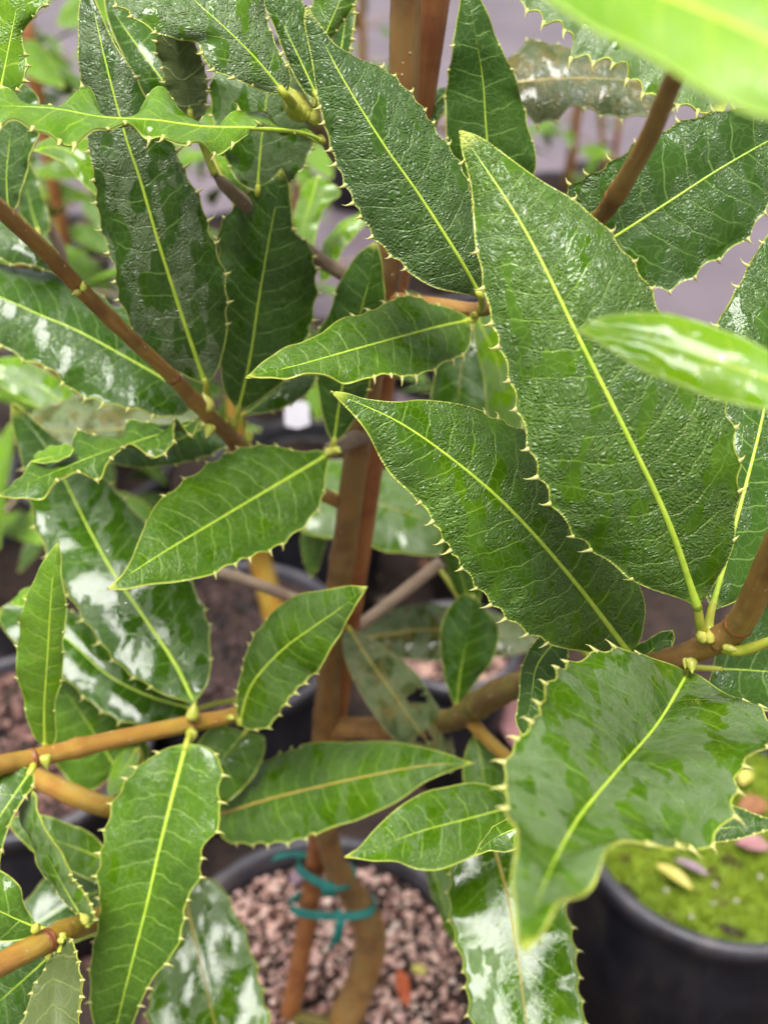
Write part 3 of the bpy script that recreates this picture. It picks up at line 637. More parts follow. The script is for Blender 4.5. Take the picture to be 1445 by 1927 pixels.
# L4 left tall leaf
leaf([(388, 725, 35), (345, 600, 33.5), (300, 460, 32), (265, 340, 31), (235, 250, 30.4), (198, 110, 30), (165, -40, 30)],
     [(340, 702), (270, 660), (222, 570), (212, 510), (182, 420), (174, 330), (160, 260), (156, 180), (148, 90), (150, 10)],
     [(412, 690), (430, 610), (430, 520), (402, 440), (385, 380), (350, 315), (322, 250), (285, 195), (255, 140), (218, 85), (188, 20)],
     MD, 0.3, 0.3, rug=0.95, sheen=0.9, wet=0.5, sp=(11, 0.15, 0.75), att=[(390, 760, 35.8), (400, 790, 36.3)], und=0.05)
# L5 wavy leaf seen almost edge-on
leaf([(606, 266, 31.5), (560, 250, 30.2), (480, 243, 28.4), (380, 240, 27.2), (290, 228, 26.4), (190, 222, 25.6), (90, 205, 25), (-60, 200, 24.6)],
     [(570, 245), (520, 228), (480, 219), (430, 228), (380, 224), (340, 205), (300, 192), (265, 198), (232, 218), (200, 210), (165, 192), (110, 200), (60, 185), (0, 180)],
     [(595, 268), (560, 250), (520, 242), (480, 240), (440, 266), (400, 282), (345, 285), (315, 268), (290, 244), (250, 233), (215, 252), (180, 262), (130, 258), (60, 243), (0, 240)],
     MY, 2.2, -1.2, rug=0.4, sheen=0.35, wet=0.3, sp=(13, 0.08, 0.9), und=0.16, k=4.2, camber=0.05, att=[(602, 262, 32.5)], lab='wavy leaf seen edge-on with a yellow margin')
# L6 pale shiny leaf, top
leaf([(538, 180, 29), (480, 110, 28.4), (420, 50, 28), (365, 0, 28), (285, -85, 28.5)],
     [(505, 172), (445, 152), (388, 126), (366, 76), (302, 65), (250, 40), (208, 0), (200, -50)],
     [(547, 150), (528, 100), (510, 40), (498, -15), (440, -80), (350, -110)],
     MM, -0.5, 0.9, rug=1.0, sheen=0.95, wet=0.3, sp=(9, 0.12, 0.8), att=[(550, 195, 30)], midr=1.2)
# L7 dark leaf behind L6 and the folded olive one
leaf([(370, 240, 33.5), (320, 170, 33), (265, 95, 33), (215, 20, 33.5), (190, -60, 34)], [(330, 225), (280, 190), (240, 120), (205, 40)], [(385, 200), (350, 130), (300, 60), (250, 0)], MD, 0.2, 0.4, rug=0.5, sheen=0.1, wet=0.6, sp=None)
leaf([(362, 226, 31.5), (352, 180, 31.3), (342, 130, 31), (335, 90, 30.6), (330, 55, 30.2)], [(322, 205), (310, 150), (296, 100), (300, 68)], [(388, 210), (394, 160), (384, 115), (362, 72)], MO, 0.5, 0.2, under=True, sp=(6, 0.2, 0.8), rug=0.3, lab='olive underside of a leaf folded below the pale leaf')
# L8 group right of L6
leaf([(600, 190, 30.5), (568, 120, 30.3), (535, 50, 30.2), (500, -40, 30.2)], [(572, 172), (543, 120), (516, 50), (485, -20)], [(606, 140), (596, 80), (572, 10), (530, -40)], MD, 0.1, 0.4, rug=1.0, sheen=0.45, wet=0.25, sp=None)
leaf([(596, 110, 32), (615, 60, 31.6), (640, 0, 31.4), (665, -70, 31.4)], [(580, 60), (585, 0), (620, -60)], [(622, 75), (648, 42), (672, 0), (690, -50)], MM, 0.2, 0.3, rug=0.5, sheen=0.5, wet=0.2, sp=(6, 0.15, 0.8))
leaf([(640, 115, 34), (645, 80, 34), (652, 30, 34), (660, -30, 34)], [(622, 90), (625, 40), (640, -20)], [(660, 95), (668, 50), (668, -10)], MD, rug=0.4, sheen=0.1, sp=(5, 0.2, 0.8))
# L9 dark leaf right of the stake
leaf([(925, 350, 33.8), (915, 250, 33.2), (908, 150, 32.6), (895, 70, 32), (876, -45, 31.6)],
     [(870, 330), (836, 250), (836, 170), (850, 90), (866, 0)], [(1000, 335), (1003, 260), (978, 165), (942, 85), (912, 15)], MD, 0.3, 0.4, rug=0.35, sheen=0.12, wet=0.1, sp=(4, 0.3, 0.7), spl=0.5)
# L10 olive translucent pair, upper right
leaf([(940, 160, 38), (1060, 148, 37.6), (1180, 152, 37.2), (1320, 172, 37)], [(950, 110), (1000, 68), (1042, 72), (1110, 90), (1200, 110), (1270, 140)],
     [(985, 222), (1030, 236), (1080, 206), (1130, 220), (1200, 228), (1265, 205)], MO, 0.8, -0.4, rug=0.5, sheen=0.3, wet=0.25, sp=(8, 0.1, 0.85), scal=0.14, midm=MIDO, lab='olive mottled leaf with a yellow midrib')
leaf([(900, -120, 33.5), (1080, -10, 33), (1210, 70, 32.4), (1300, 150, 32), (1360, 215, 31.8)], [(930, -50), (992, 15), (1022, 52), (1060, 72), (1078, 108), (1130, 118), (1180, 158), (1240, 192), (1310, 212)],
     [(1040, -110), (1200, -40), (1320, 60), (1370, 150)], MM, -0.6, 0.6, rug=0.4, sheen=0.8, wet=0.1, sp=(13, 0.15, 0.92), scal=0.22, und=0.1, spl=1.2)
# L11 bright near leaf
leaf([(930, -190, 14.5), (1060, -95, 13.8), (1200, -25, 13), (1340, 30, 12.4), (1460, 85, 12), (1680, 200, 11.6)],
     [(940, -140), (1000, -25), (1080, 25), (1150, 68), (1255, 130), (1330, 178), (1445, 214), (1590, 222)],
     [(1050, -200), (1220, -190), (1400, -120), (1540, -20), (1640, 110)], MYY, -0.2, 0.3, rug=0.2, sheen=0.5, wet=0.15, sp=None, und=0.05, midr=1.3, midm=MIDY, auto=False, lab='bright yellow-green young leaf out of focus')
# L12 dark leaf behind the upright stem
leaf([(1075, 495, 32.2), (1165, 440, 31.6), (1250, 385, 31.2), (1350, 320, 31), (1445, 265, 31), (1580, 190, 31.2)],
     [(1058, 430), (1064, 352), (1130, 310), (1200, 262), (1300, 216), (1400, 200), (1500, 185)],
     [(1150, 525), (1258, 552), (1340, 500), (1402, 460), (1440, 400), (1520, 300)], MD, -0.3, 0.3, rug=0.8, sheen=0.4, wet=0.4, sp=(10, 0.15, 0.8), midr=1.0)
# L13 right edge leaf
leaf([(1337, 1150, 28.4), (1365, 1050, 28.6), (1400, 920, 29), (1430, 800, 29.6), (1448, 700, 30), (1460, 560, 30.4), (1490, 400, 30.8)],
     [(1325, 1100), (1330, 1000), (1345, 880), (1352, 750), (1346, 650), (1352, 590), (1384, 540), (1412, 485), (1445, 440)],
     [(1395, 1125), (1470, 1060), (1560, 900), (1580, 700), (1545, 500)], MD, 0.2, 0.3, rug=0.9, sheen=0.4, wet=0.5, sp=(11, 0.15, 0.9), att=[(1333, 1180, 28.4), (1340, 1208, 28.2)])
# L14 near leaf pointing left
leaf([(1600, 775, 16), (1445, 715, 16.6), (1350, 682, 17), (1250, 648, 17.4), (1150, 625, 17.8), (1084, 622, 18.2)],
     [(1560, 710), (1500, 690), (1445, 662), (1400, 640), (1340, 612), (1270, 595), (1200, 589), (1130, 598)],
     [(1560, 790), (1480, 782), (1420, 768), (1350, 750), (1290, 731), (1220, 700), (1150, 660)], MYY, 0.9, -0.5, rug=0.2, sheen=0.35, wet=0.85, sp=None, und=0.05, midm=MIDY, lie=(0.85, 0.6, (0, 0, 0)), auto=False, lab='bright young leaf dotted with water drops'); L_NEAR = NLEAF
# L15 centre small leaf
leaf([(885, 603, 35.2), (820, 617, 34), (740, 638, 32.8), (660, 660, 31.6), (560, 688, 30.4), (462, 711, 29.6)],
     [(868, 590), (835, 576), (800, 560), (762, 553), (722, 568), (675, 588), (640, 603), (600, 628), (545, 652), (500, 678)],
     [(886, 640), (870, 670), (830, 692), (790, 706), (700, 712), (650, 718), (600, 706), (540, 711)], MM, 0.8, -0.4, rug=0.45, sheen=0.3, wet=0.35, sp=(7, 0.14, 0.5), att=[(895, 598, 35.2)])
# L16 dark leaf left of centre
leaf([(448, 775, 38), (470, 680, 37), (488, 560, 36), (505, 460, 35.2), (520, 380, 34.6), (531, 316, 34.2)],
     [(418, 720), (408, 620), (405, 520), (404, 440), (425, 400), (470, 362), (508, 340)],
     [(500, 745), (560, 690), (592, 610), (602, 540), (588, 465), (556, 438), (548, 390), (542, 345)], MD, 0.2, 0.5, rug=0.45, sheen=0.12, wet=0.15, sp=(10, 0.2, 0.78), att=[(440, 810, 38.4)], und=0.08)
leaf([(455, 785, 40), (510, 745, 40), (560, 715, 40.4), (600, 690, 41)], [(480, 740), (530, 700), (575, 690)], [(490, 778), (540, 768), (585, 735)], MD, rug=0.4, sheen=0.3, wet=0.5, sp=(5, 0.3, 0.8))
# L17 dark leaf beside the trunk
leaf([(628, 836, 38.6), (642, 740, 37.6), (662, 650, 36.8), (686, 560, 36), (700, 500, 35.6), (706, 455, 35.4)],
     [(612, 800), (596, 720), (592, 640), (614, 590), (640, 530), (672, 480)], [(655, 808), (690, 745), (712, 670), (724, 570), (720, 505), (713, 468)], MD, 0.2, 0.3, rug=0.35, sheen=0.12, wet=0.25, sp=(4, 0.3, 0.7), att=[(622, 848, 39.2)], spl=0.6)
# L18 broad left leaf
leaf([(368, 762, 38), (320, 722, 37.2), (250, 680, 36.6), (150, 625, 36), (80, 595, 35.8), (0, 560, 35.6), (-110, 520, 35.6)],
     [(350, 722), (290, 622), (210, 556), (140, 520), (60, 495), (0, 487), (-70, 490)], [(335, 782), (255, 777), (172, 752), (130, 735), (90, 697), (55, 685), (0, 650), (-70, 595)],
     MD, 2.6, -1.8, rug=0.7, sheen=0.4, wet=0.6, sp=(9, 0.15, 0.8), att=[(392, 782, 37)], und=0.07, lie=(0.6, 0.1, (0, 0, 0)))
# L19 big glossy lower left leaf
leaf([(366, 1325, 40.6), (330, 1250, 40), (270, 1160, 39.8), (215, 1080, 40.6), (170, 1000, 42.4), (120, 900, 44.6), (80, 830, 46), (24, 760, 47)],
     [(310, 1306), (235, 1268), (180, 1205), (130, 1130), (90, 1050), (62, 990), (50, 920), (38, 850), (22, 795)],
     [(394, 1275), (400, 1190), (385, 1130), (350, 1060), (295, 995), (250, 950), (205, 905), (150, 855), (100, 820), (55, 778)], MD, -1.5, 1.6, rug=0.4, sheen=0.45, wet=0.7, sp=(11, 0.12, 0.82), att=[(364, 1350, 39.6), (362, 1362, 39.2)], midr=1.1, lie=(0.75, 0.15, (0, 0, 0)), camber=0.06)
L_GLOSSY = NLEAF
# L20 centre left leaf
leaf([(622, 853, 38.8), (560, 890, 37.6), (480, 937, 36.4), (400, 985, 35), (300, 1045, 33.4), (204, 1108, 32.2)],
     [(600, 846), (560, 850), (500, 835), (440, 842), (390, 865), (332, 910), (292, 955), (265, 1010), (238, 1072)],
     [(612, 895), (606, 950), (575, 992), (520, 1032), (440, 1067), (380, 1086), (300, 1096), (240, 1110)], MM, 0.9, -0.5, rug=0.4, sheen=0.08, wet=0.3, sp=(8, 0.14, 0.62), spl=0.75, att=[(642, 845, 39.6)], midr=1.15)
# L21 twisted leaf with hooked margin
leaf([(400, 778, 36.6), (345, 806, 36), (270, 828, 35.4), (180, 858, 34.6), (90, 895, 34), (-15, 935, 33.4)],
     [(380, 790), (325, 800), (250, 800), (190, 810), (140, 834), (100, 860), (50, 893)],
     [(402, 790), (385, 774), (374, 795), (360, 815), (336, 797), (328, 836), (300, 851), (265, 843), (240, 848), (208, 872), (190, 890), (150, 890), (122, 906), (80, 932), (35, 936)], MM, 1.6, -0.7, rug=0.4, sheen=0.15, wet=0.4, sp=(11, 0.08, 0.75), und=0.18, k=4.0, scal=0.12, spl=1.2, att=[(408, 782, 37)], lab='twisted leaf with hooked spiny margin')
leaf([(395, 800, 41), (330, 830, 41), (260, 850, 41.4), (190, 865, 42)], [(360, 800), (290, 800), (220, 830)], [(430, 840), (350, 872), (260, 880)], MD, rug=0.3, sheen=0.15, sp=(5, 0.2, 0.7))
leaf([(60, 870, 34.6), (90, 862, 34.3), (120, 855, 34.2), (140, 846, 34.3)], [(75, 850), (105, 838), (130, 838)], [(85, 872), (110, 868), (132, 858)], MY, rug=0.2, sp=None, auto=False)
# L22 narrow upright leaf left
leaf([(86, 1408, 36.6), (85, 1330, 35.6), (90, 1250, 34.6), (95, 1160, 33.8), (100, 1090, 33.4), (110, 1019, 33.2)],
     [(62, 1378), (36, 1295), (28, 1230), (40, 1150), (60, 1100), (84, 1055)], [(106, 1392), (105, 1330), (120, 1272), (122, 1200), (128, 1150), (117, 1085), (116, 1045)], MY, 0.3, 0.2, rug=0.4, sheen=0.4, wet=0.1, sp=(5, 0.2, 0.7), att=[(80, 1425, 36.8)], spl=0.5)
leaf([(75, 1110, 38), (55, 1118, 38), (22, 1136, 38)], [(60, 1102), (35, 1118)], [(62, 1132), (40, 1142)], MY, rug=0.3, sp=None)
# L23 glossy leaf behind
leaf([(365, 1335, 43), (280, 1310, 43.4), (200, 1268, 43.8), (130, 1205, 44.4), (60, 1160, 45), (-10, 1150, 45.6)],
     [(330, 1295), (260, 1250), (190, 1185), (120, 1140), (50, 1120), (10, 1140)], [(330, 1362), (260, 1368), (200, 1345), (130, 1290), (60, 1235), (15, 1195)], MD, 1.5, -1.2, rug=0.35, sheen=0.4, wet=0.75, sp=(7, 0.2, 0.8), lie=(0.7, 0.2, (0, 0, 0)))
leaf([(222, 1450, 46), (165, 1360, 46), (122, 1297, 46), (80, 1225, 46)], [(160, 1490), (105, 1440), (88, 1370), (75, 1290)], [(280, 1430), (270, 1385), (235, 1345), (180, 1300), (130, 1250)], MM, 0, 0.6, rug=0.3, sheen=0.15, wet=0.3, sp=None)
# L25 leaf pointing up right
leaf([(452, 1362, 39.5), (474, 1290, 38.4), (530, 1225, 37.2), (590, 1180, 36), (640, 1145, 35), (691, 1104, 34.2)],
     [(446, 1325), (455, 1250), (480, 1190), (512, 1150), (560, 1120), (612, 1110), (655, 1102)],
     [(478, 1375), (505, 1372), (532, 1340), (560, 1302), (600, 1262), (627, 1215), (652, 1170), (677, 1130)], MM, 0.8, -0.3, rug=0.45, sheen=0.55, wet=0.42, sp=(7, 0.08, 0.5), spl=0.75, att=[(448, 1345, 40)])
# L26 holed olive leaf
leaf([(656, 1182, 47.5), (700, 1250, 47.2), (750, 1320, 47), (800, 1390, 47.2), (850, 1455, 47.6)],
     [(644, 1205), (658, 1265), (690, 1322), (722, 1370), (760, 1408), (805, 1440)], [(695, 1200), (742, 1230), (782, 1265), (812, 1310), (842, 1360), (856, 1420)], MO, -0.5, 0.5, rug=0.3, sheen=0.6, wet=0.35, sp=None, und=0.03,
     holes=[(0.52, 0.5, 0.032, 0.33), (0.555, 0.62, 0.02, 0.2), (0.74, 0.02, 0.035, 0.2), (0.74, -0.22, 0.03, 0.2), (0.78, 0.8, 0.03, 0.2)], midm=MIDO, lab='old olive leaf with chewed holes')
# L27 long horizontal leaf
leaf([(412, 1535, 44), (500, 1506, 43), (600, 1481, 42), (700, 1459, 41), (800, 1441, 40.2), (893, 1436, 39.6)],
     [(418, 1490), (480, 1440), (560, 1405), (650, 1393), (740, 1396), (800, 1410), (850, 1422)],
     [(415, 1572), (450, 1591), (500, 1593), (560, 1585), (622, 1556), (680, 1540), (740, 1514), (800, 1472), (850, 1448)], MM, 1.8, -0.8, rug=0.3, sheen=0.5, wet=0.5, sp=(6, 0.12, 0.4), midm=MIDO, spl=0.7)
# L28 small leaf, lower centre
leaf([(965, 1518, 37.5), (880, 1541, 36.6), (800, 1562, 35.8), (720, 1590, 35), (649, 1613, 34.4)],
     [(945, 1490), (900, 1474), (850, 1478), (800, 1490), (750, 1520), (710, 1556), (675, 1595)], [(950, 1560), (920, 1592), (880, 1616), (830, 1636), (790, 1636), (750, 1622), (700, 1621)], MM, 0.8, -0.5, rug=0.55, sheen=0.4, wet=0.45, sp=None, und=0.06)
# L29 large near leaf lower right
leaf([(1292, 1268, 29), (1235, 1365, 25.4), (1155, 1458, 22.2), (1085, 1545, 19.8), (1035, 1640, 17.6), (1005, 1720, 16), (990, 1792, 15)],
     [(1240, 1245), (1150, 1213), (1090, 1225), (1050, 1250), (1018, 1290), (995, 1345), (960, 1405), (955, 1480), (960, 1580), (966, 1680), (976, 1760)],
     [(1370, 1298), (1450, 1325), (1475, 1390), (1440, 1430), (1402, 1450), (1390, 1520), (1340, 1568), (1290, 1582), (1268, 1612), (1230, 1602), (1180, 1600), (1140, 1605), (1090, 1650), (1050, 1705), (1012, 1770)],
     MM, 0.8, 0.2, rug=0.5, sheen=0.85, wet=0.46, sp=(12, 0.12, 0.66), und=0.09, att=[(1297, 1255, 29.4)], spl=0.9, midr=0.9, lab='large drooping leaf with a yellow tip')
# L30 silver wet leaf at the bottom
leaf([(920, 1565, 42.5), (940, 1630, 41.0), (960, 1710, 39.8), (975, 1810, 38.4), (990, 1927, 37.0), (1000, 2030, 36)],
     [(880, 1590), (846, 1640), (838, 1700), (850, 1765), (870, 1835), (882, 1927), (940, 2010)], [(1000, 1590), (1055, 1640), (1074, 1720), (1090, 1800), (1096, 1870), (1104, 1927), (1060, 2010)], MM, 0.3, 0.3, rug=0.4, sheen=0.6, wet=0.95, sp=(10, 0.2, 0.9), midm=MIDO, spl=0.7, midr=1.2, lie=(1.0, 0.6, (0, 0, 0)), camber=0.03, und=0.02)
leaf([(790, 1580, 48), (820, 1650, 47), (840, 1720, 46.5), (870, 1800, 46)], [(800, 1640), (815, 1690), (840, 1750)], [(840, 1600), (870, 1660), (890, 1740)], MM, rug=0.3, sheen=0.7, wet=0.3, sp=None)
# L31 silver wet leaf, bottom left
leaf([(345, 1670, 49), (370, 1780, 47), (395, 1885, 45.2), (412, 1960, 44), (430, 2060, 42.8)],
     [(320, 1710), (300, 1790), (280, 1870), (275, 1930), (330, 2030)], [(400, 1655), (452, 1722), (482, 1800), (502, 1880), (513, 1935), (490, 2020)], MM, 0.3, 0.3, rug=0.3, sheen=0.7, wet=0.8, sp=(7, 0.2, 0.85), midm=MIDO, spl=0.5, midr=1.2, lie=(0.9, 0.6, (0, 0, 0)), camber=0.05, und=0.03)
L_SILVER = NLEAF
# L32 long front leaf, lower left
leaf([(352, 1398, 37.4), (325, 1500, 36.8), (300, 1600, 36.4), (280, 1690, 36.2), (260, 1770, 36.2), (232, 1880, 36.4), (205, 2000, 36.8)],
     [(305, 1412), (250, 1448), (206, 1510), (190, 1580), (180, 1645), (184, 1695), (174, 1760), (166, 1835), (180, 1930)],
     [(392, 1408), (420, 1440), (414, 1500), (420, 1548), (386, 1600), (380, 1650), (352, 1700), (338, 1780), (292, 1838), (265, 1890), (235, 1960)], MM, 0.2, -0.2, rug=0.35, sheen=0.16, wet=0.35, sp=(12, 0.08, 0.82), att=[(360, 1376, 38.6), (362, 1364, 39)], midr=1.1)
# L33.. lower left cluster
leaf([(62, 1446, 35.6), (15, 1515, 34.6), (-40, 1600, 34), (-80, 1680, 33.6)], [(20, 1448), (-40, 1490), (-80, 1590)], [(64, 1478), (48, 1502), (20, 1548), (6, 1600), (-5, 1650), (-50, 1690)], MM, 0.3, 0.0, rug=0.3, sheen=0.4, sp=(7, 0.1, 0.8), att=[(62, 1432, 36)])
leaf([(166, 1742, 34.4), (130, 1682, 34.6), (92, 1612, 34.8), (66, 1555, 35), (62, 1488, 35.2)], [(148, 1722), (118, 1692), (84, 1650), (60, 1592), (36, 1530), (48, 1505)], [(182, 1728), (166, 1690), (150, 1668), (112, 1602), (74, 1535), (70, 1500)], MM, 0.5, -0.4, rug=0.25, sheen=0.75, wet=0.2, sp=(7, 0.06, 0.4), lab='narrow twisted leaf turned edge-on', spl=0.7)
leaf([(215, 1625, 41), (150, 1598, 40.8), (100, 1580, 40.6), (15, 1548, 40.4)], [(180, 1575), (130, 1550), (70, 1532), (35, 1535)], [(190, 1660), (140, 1642), (80, 1615), (40, 1580)], MM, 0.5, -0.3, rug=0.25, sheen=0.5, wet=0.35, sp=None)
leaf([(215, 1665, 43.5), (130, 1702, 43), (60, 1745, 42.4), (0, 1790, 42), (-60, 1830, 41.8)], [(170, 1640), (100, 1640), (55, 1690), (0, 1738), (-40, 1780)], [(205, 1740), (140, 1775), (60, 1800), (0, 1835)], MD, 1.2, -1.0, rug=0.5, sheen=0.35, wet=0.6, sp=None, lie=(0.8, 0.4, (0, 0, 0)))
leaf([(80, 1750, 32.6), (40, 1733, 32.4), (0, 1714, 32.2), (-90, 1670, 32)], [(46, 1705), (36, 1665), (0, 1638), (-60, 1615)], [(55, 1764), (0, 1772), (-60, 1752)], MM, 0.4, -0.2, rug=0.4, sheen=0.2, wet=0.3, sp=None, att=[(105, 1760, 32.4)])
leaf([(118, 1778, 32.2), (102, 1830, 31.4), (100, 1900, 30.6), (106, 1990, 29.8)], [(96, 1800), (62, 1868), (40, 1930), (55, 1985)], [(132, 1766), (150, 1800), (158, 1855), (152, 1930), (140, 1985)], MM, 0.3, -0.2, under=True, rug=0.3, sheen=0.5, sp=(7, 0.08, 0.7), att=[(116, 1758, 32.4)], spl=0.7, lab='pale green underside of a leaf hanging from the amber branch')
leaf([(100, 1795, 33.6), (50, 1840, 33.8), (0, 1885, 34), (-70, 1950, 34)], [(60, 1798), (0, 1830), (-60, 1890)], [(90, 1850), (45, 1920), (0, 1965)], MD, 0.4, -0.2, rug=0.7, sheen=0.2, wet=0.4, sp=None, att=[(112, 1768, 32.9)])
leaf([(462, 1378, 43.5), (432, 1412, 43), (402, 1452, 42.6), (378, 1510, 42.4)], [(410, 1366), (372, 1398), (358, 1455)], [(497, 1388), (492, 1432), (462, 1480), (415, 1515)], MM, 0.3, 0.2, rug=0.3, sheen=0.35, wet=0.5, sp=None)
leaf([(262, 1408, 45), (240, 1440, 44.8), (220, 1470, 44.6), (205, 1505, 44.6)], [(235, 1412), (212, 1440), (205, 1475)], [(262, 1430), (250, 1462), (225, 1490)], MY, rug=0.1, sheen=0.8, sp=None, lab='small pale yellow leaf behind the amber branch')
# L41 small leaf on the green stub and its neighbours
leaf([(858, 1335, 46.2), (866, 1265, 46), (880, 1190, 45.6), (890, 1118, 45.2)], [(838, 1280), (828, 1212), (836, 1160), (864, 1122)], [(888, 1295), (925, 1242), (940, 1190), (915, 1150)], MD, 0.2, 0.3, rug=0.2, sheen=0.3, wet=0.65, sp=None, att=[(868, 1350, 46.2)])
leaf([(886, 1160, 48), (872, 1095, 48), (855, 1045, 48), (845, 990, 48)], [(856, 1110), (838, 1060), (832, 1010)], [(905, 1120), (895, 1060), (870, 1000)], MD, rug=0.3, sheen=0.1, sp=None)
leaf([(540, 905, 53), (640, 930, 52), (740, 958, 51.4), (850, 995, 51)], [(590, 868), (690, 874), (770, 908), (830, 955)], [(556, 990), (640, 1012), (720, 1032), (820, 1045)], MM, 2.2, -1.6, rug=0.25, sheen=0.85, wet=0.3, sp=None, parent=rear, midm=MIDO, lab='broad grey-green leaf behind the trunk')
leaf([(640, 1212, 56), (740, 1192, 55.4), (840, 1186, 55), (1010, 1205, 54.5)], [(680, 1165), (780, 1138), (900, 1145), (970, 1170)], [(700, 1236), (800, 1242), (900, 1238), (990, 1228)], MO, 1.0, -0.8, rug=0.2, sheen=0.7, sp=None, parent=rear, midm=MIDO)
leaf([(590, 990, 54), (590, 1020, 53.6), (588, 1055, 53.2), (586, 1088, 53)], [(566, 1010), (570, 1045), (576, 1070)], [(614, 1010), (606, 1045), (598, 1072)], MM, rug=0.2, sheen=0.4, sp=None)
leaf([(1060, 1190, 33.5), (1012, 1250, 32.8), (1000, 1310, 32), (990, 1390, 31)], [(1010, 1200), (982, 1250), (974, 1310), (972, 1360)], [(1070, 1240), (1050, 1310), (1020, 1370)], MD, rug=0.4, sheen=0.25, wet=0.3, sp=(6, 0.2, 0.8), spl=0.5)
leaf([(1340, 1258, 32.5), (1420, 1262, 32.4), (1500, 1270, 32.4), (1600, 1290, 32.4)], [(1360, 1195), (1445, 1130), (1540, 1130)], [(1340, 1305), (1440, 1338), (1540, 1340)], MD, 0.4, -0.2, rug=0.4, sheen=0.15, wet=0.3, sp=None)
leaf([(892, 1380, 46), (904, 1430, 45.4), (912, 1480, 45), (922, 1550, 44.6)], [(875, 1420), (872, 1470), (890, 1520)], [(925, 1395), (952, 1440), (955, 1490), (940, 1530)], MM, 0.2, 0.3, rug=0.3, sheen=0.4, wet=0.6, sp=None)
leaf([(1020, 1545, 28), (965, 1562, 28), (925, 1582, 28), (892, 1612, 28)], [(985, 1530), (945, 1545), (915, 1572)], [(1000, 1580), (960, 1602), (920, 1602)], MM, rug=0.3, sheen=0.4, sp=None)
leaf([(1265, 1580, 34), (1330, 1562, 34), (1400, 1556, 34), (1475, 1552, 34)], [(1290, 1545), (1340, 1520), (1380, 1514), (1430, 1535)], [(1300, 1590), (1345, 1588), (1390, 1580), (1435, 1566)], MD, rug=0.6, sheen=0.3, sp=(6, 0.2, 0.8), spl=0.6, att=[(1268, 1500, 33), (1280, 1400, 31.6), (1290, 1262, 29.6)])
leaf([(890, 610, 43), (868, 690, 42.6), (862, 770, 42.4), (868, 860, 42.4)], [(845, 640), (818, 700), (814, 780)], [(895, 650), (912, 720), (912, 800)], MD, rug=0.3, sheen=0.15, wet=0.3, sp=None, midm=MIDO)
leaf([(895, 590, 46), (935, 680, 45.6), (950, 750, 45.4), (960, 830, 45.4)], [(885, 630), (905, 700), (920, 790)], [(940, 600), (980, 680), (990, 770)], MY, rug=0.2, sheen=0.8, sp=None)
leaf([(485, 365, 34.6), (490, 290, 34.2), (500, 200, 33.8), (512, 110, 33.6)], [(440, 330), (398, 240), (390, 160), (430, 110)], [(560, 335), (594, 270), (590, 190), (560, 130)], MD, 0.4, 0.4, rug=0.4, sheen=0.7, wet=0.4, sp=(6, 0.2, 0.8), midr=1.3)
leaf([(18, 405, 35), (14, 330, 34.6), (22, 250, 34.4), (35, 150, 34.2)], [(0, 380), (-40, 300), (-40, 220)], [(36, 380), (54, 310), (74, 240), (70, 180)], MD, rug=0.5, sheen=0.4, wet=0.4, sp=None)
leaf([(0, 182, 28), (18, 90, 27.8), (36, 0, 27.6), (55, -90, 27.6)], [(-40, 150), (-60, 60), (-20, -40)], [(46, 165), (56, 125), (42, 62), (78, 22), (102, 0), (110, -50)], MY, 0.3, 0.2, rug=0.5, sheen=0.5, wet=0.35, sp=(8, 0.1, 0.75), und=0.12, scal=0.15)
leaf([(62, 285, 39), (105, 278, 38.6), (150, 300, 38.4), (185, 370, 38.4)], [(85, 265), (130, 252), (180, 270), (205, 320)], [(90, 292), (125, 310), (160, 350)], MY, rug=0.1, sheen=0.6, sp=None, lab='yellowish folded leaf behind the wavy leaf')
leaf([(120, 500, 38), (70, 470, 38), (0, 440, 38), (-60, 420, 38)], [(100, 462), (60, 430), (25, 408), (-20, 395)], [(110, 515), (50, 500), (0, 490)], MD, rug=0.3, sheen=0.05, sp=(6, 0.1, 0.7), spl=0.7)
leaf([(75, 440, 46), (60, 390, 46), (50, 340, 46), (40, 280, 46)], [(45, 410), (30, 370), (30, 310)], [(95, 430), (85, 380), (65, 320)], MD, rug=0.2, sheen=0.5, sp=None)
leaf([(150, 780, 52), (100, 745, 52), (40, 710, 52), (-40, 680, 52)], [(140, 740), (90, 700), (30, 672)], [(110, 778), (60, 760), (0, 725)], MY, 0.6, -0.4, rug=0.1, sheen=0.9, sp=None, parent=rear)
leaf([(400, 800, 49), (260, 805, 49), (140, 812, 49), (30, 800, 49)], [(320, 745), (200, 740), (90, 760)], [(300, 865), (180, 870), (80, 850)], MO, 1.4, -1, rug=0.2, sheen=0.8, sp=None, parent=rear, midm=MIDO)
leaf([(1175, 1262, 30.8), (1210, 1238, 31), (1240, 1212, 31), (1266, 1186, 31)], [(1180, 1230), (1215, 1205), (1245, 1190)], [(1210, 1262), (1250, 1240), (1268, 1205)], MD, rug=0.4, sheen=0.15, sp=None)
leaf([(850, 165, 35.5), (825, 190, 35.5), (805, 215, 35.5), (790, 245, 35.5)], [(830, 165), (808, 190)], [(848, 195), (825, 225)], MD, rug=0.3, sheen=0.3, sp=None)
leaf([(600, 330, 46), (585, 380, 46), (570, 440, 46), (575, 520, 46)], [(570, 350), (555, 410), (560, 470)], [(640, 360), (605, 400), (590, 470)], MY, rug=0.1, sheen=0.7, sp=None)
leaf([(700, 405, 48), (650, 425, 48), (620, 465, 48), (605, 530, 48)], [(665, 405), (620, 440), (600, 490)], [(680, 430), (645, 470), (622, 520)], MY, rug=0.1, sheen=0.7, sp=None)
leaf([(380, 280, 37), (410, 310, 36.6), (440, 335, 36.4), (470, 370, 36.4)], [(400, 285), (440, 310)], [(395, 310), (430, 345)], MY, rug=0.2, sheen=0.2, sp=None)

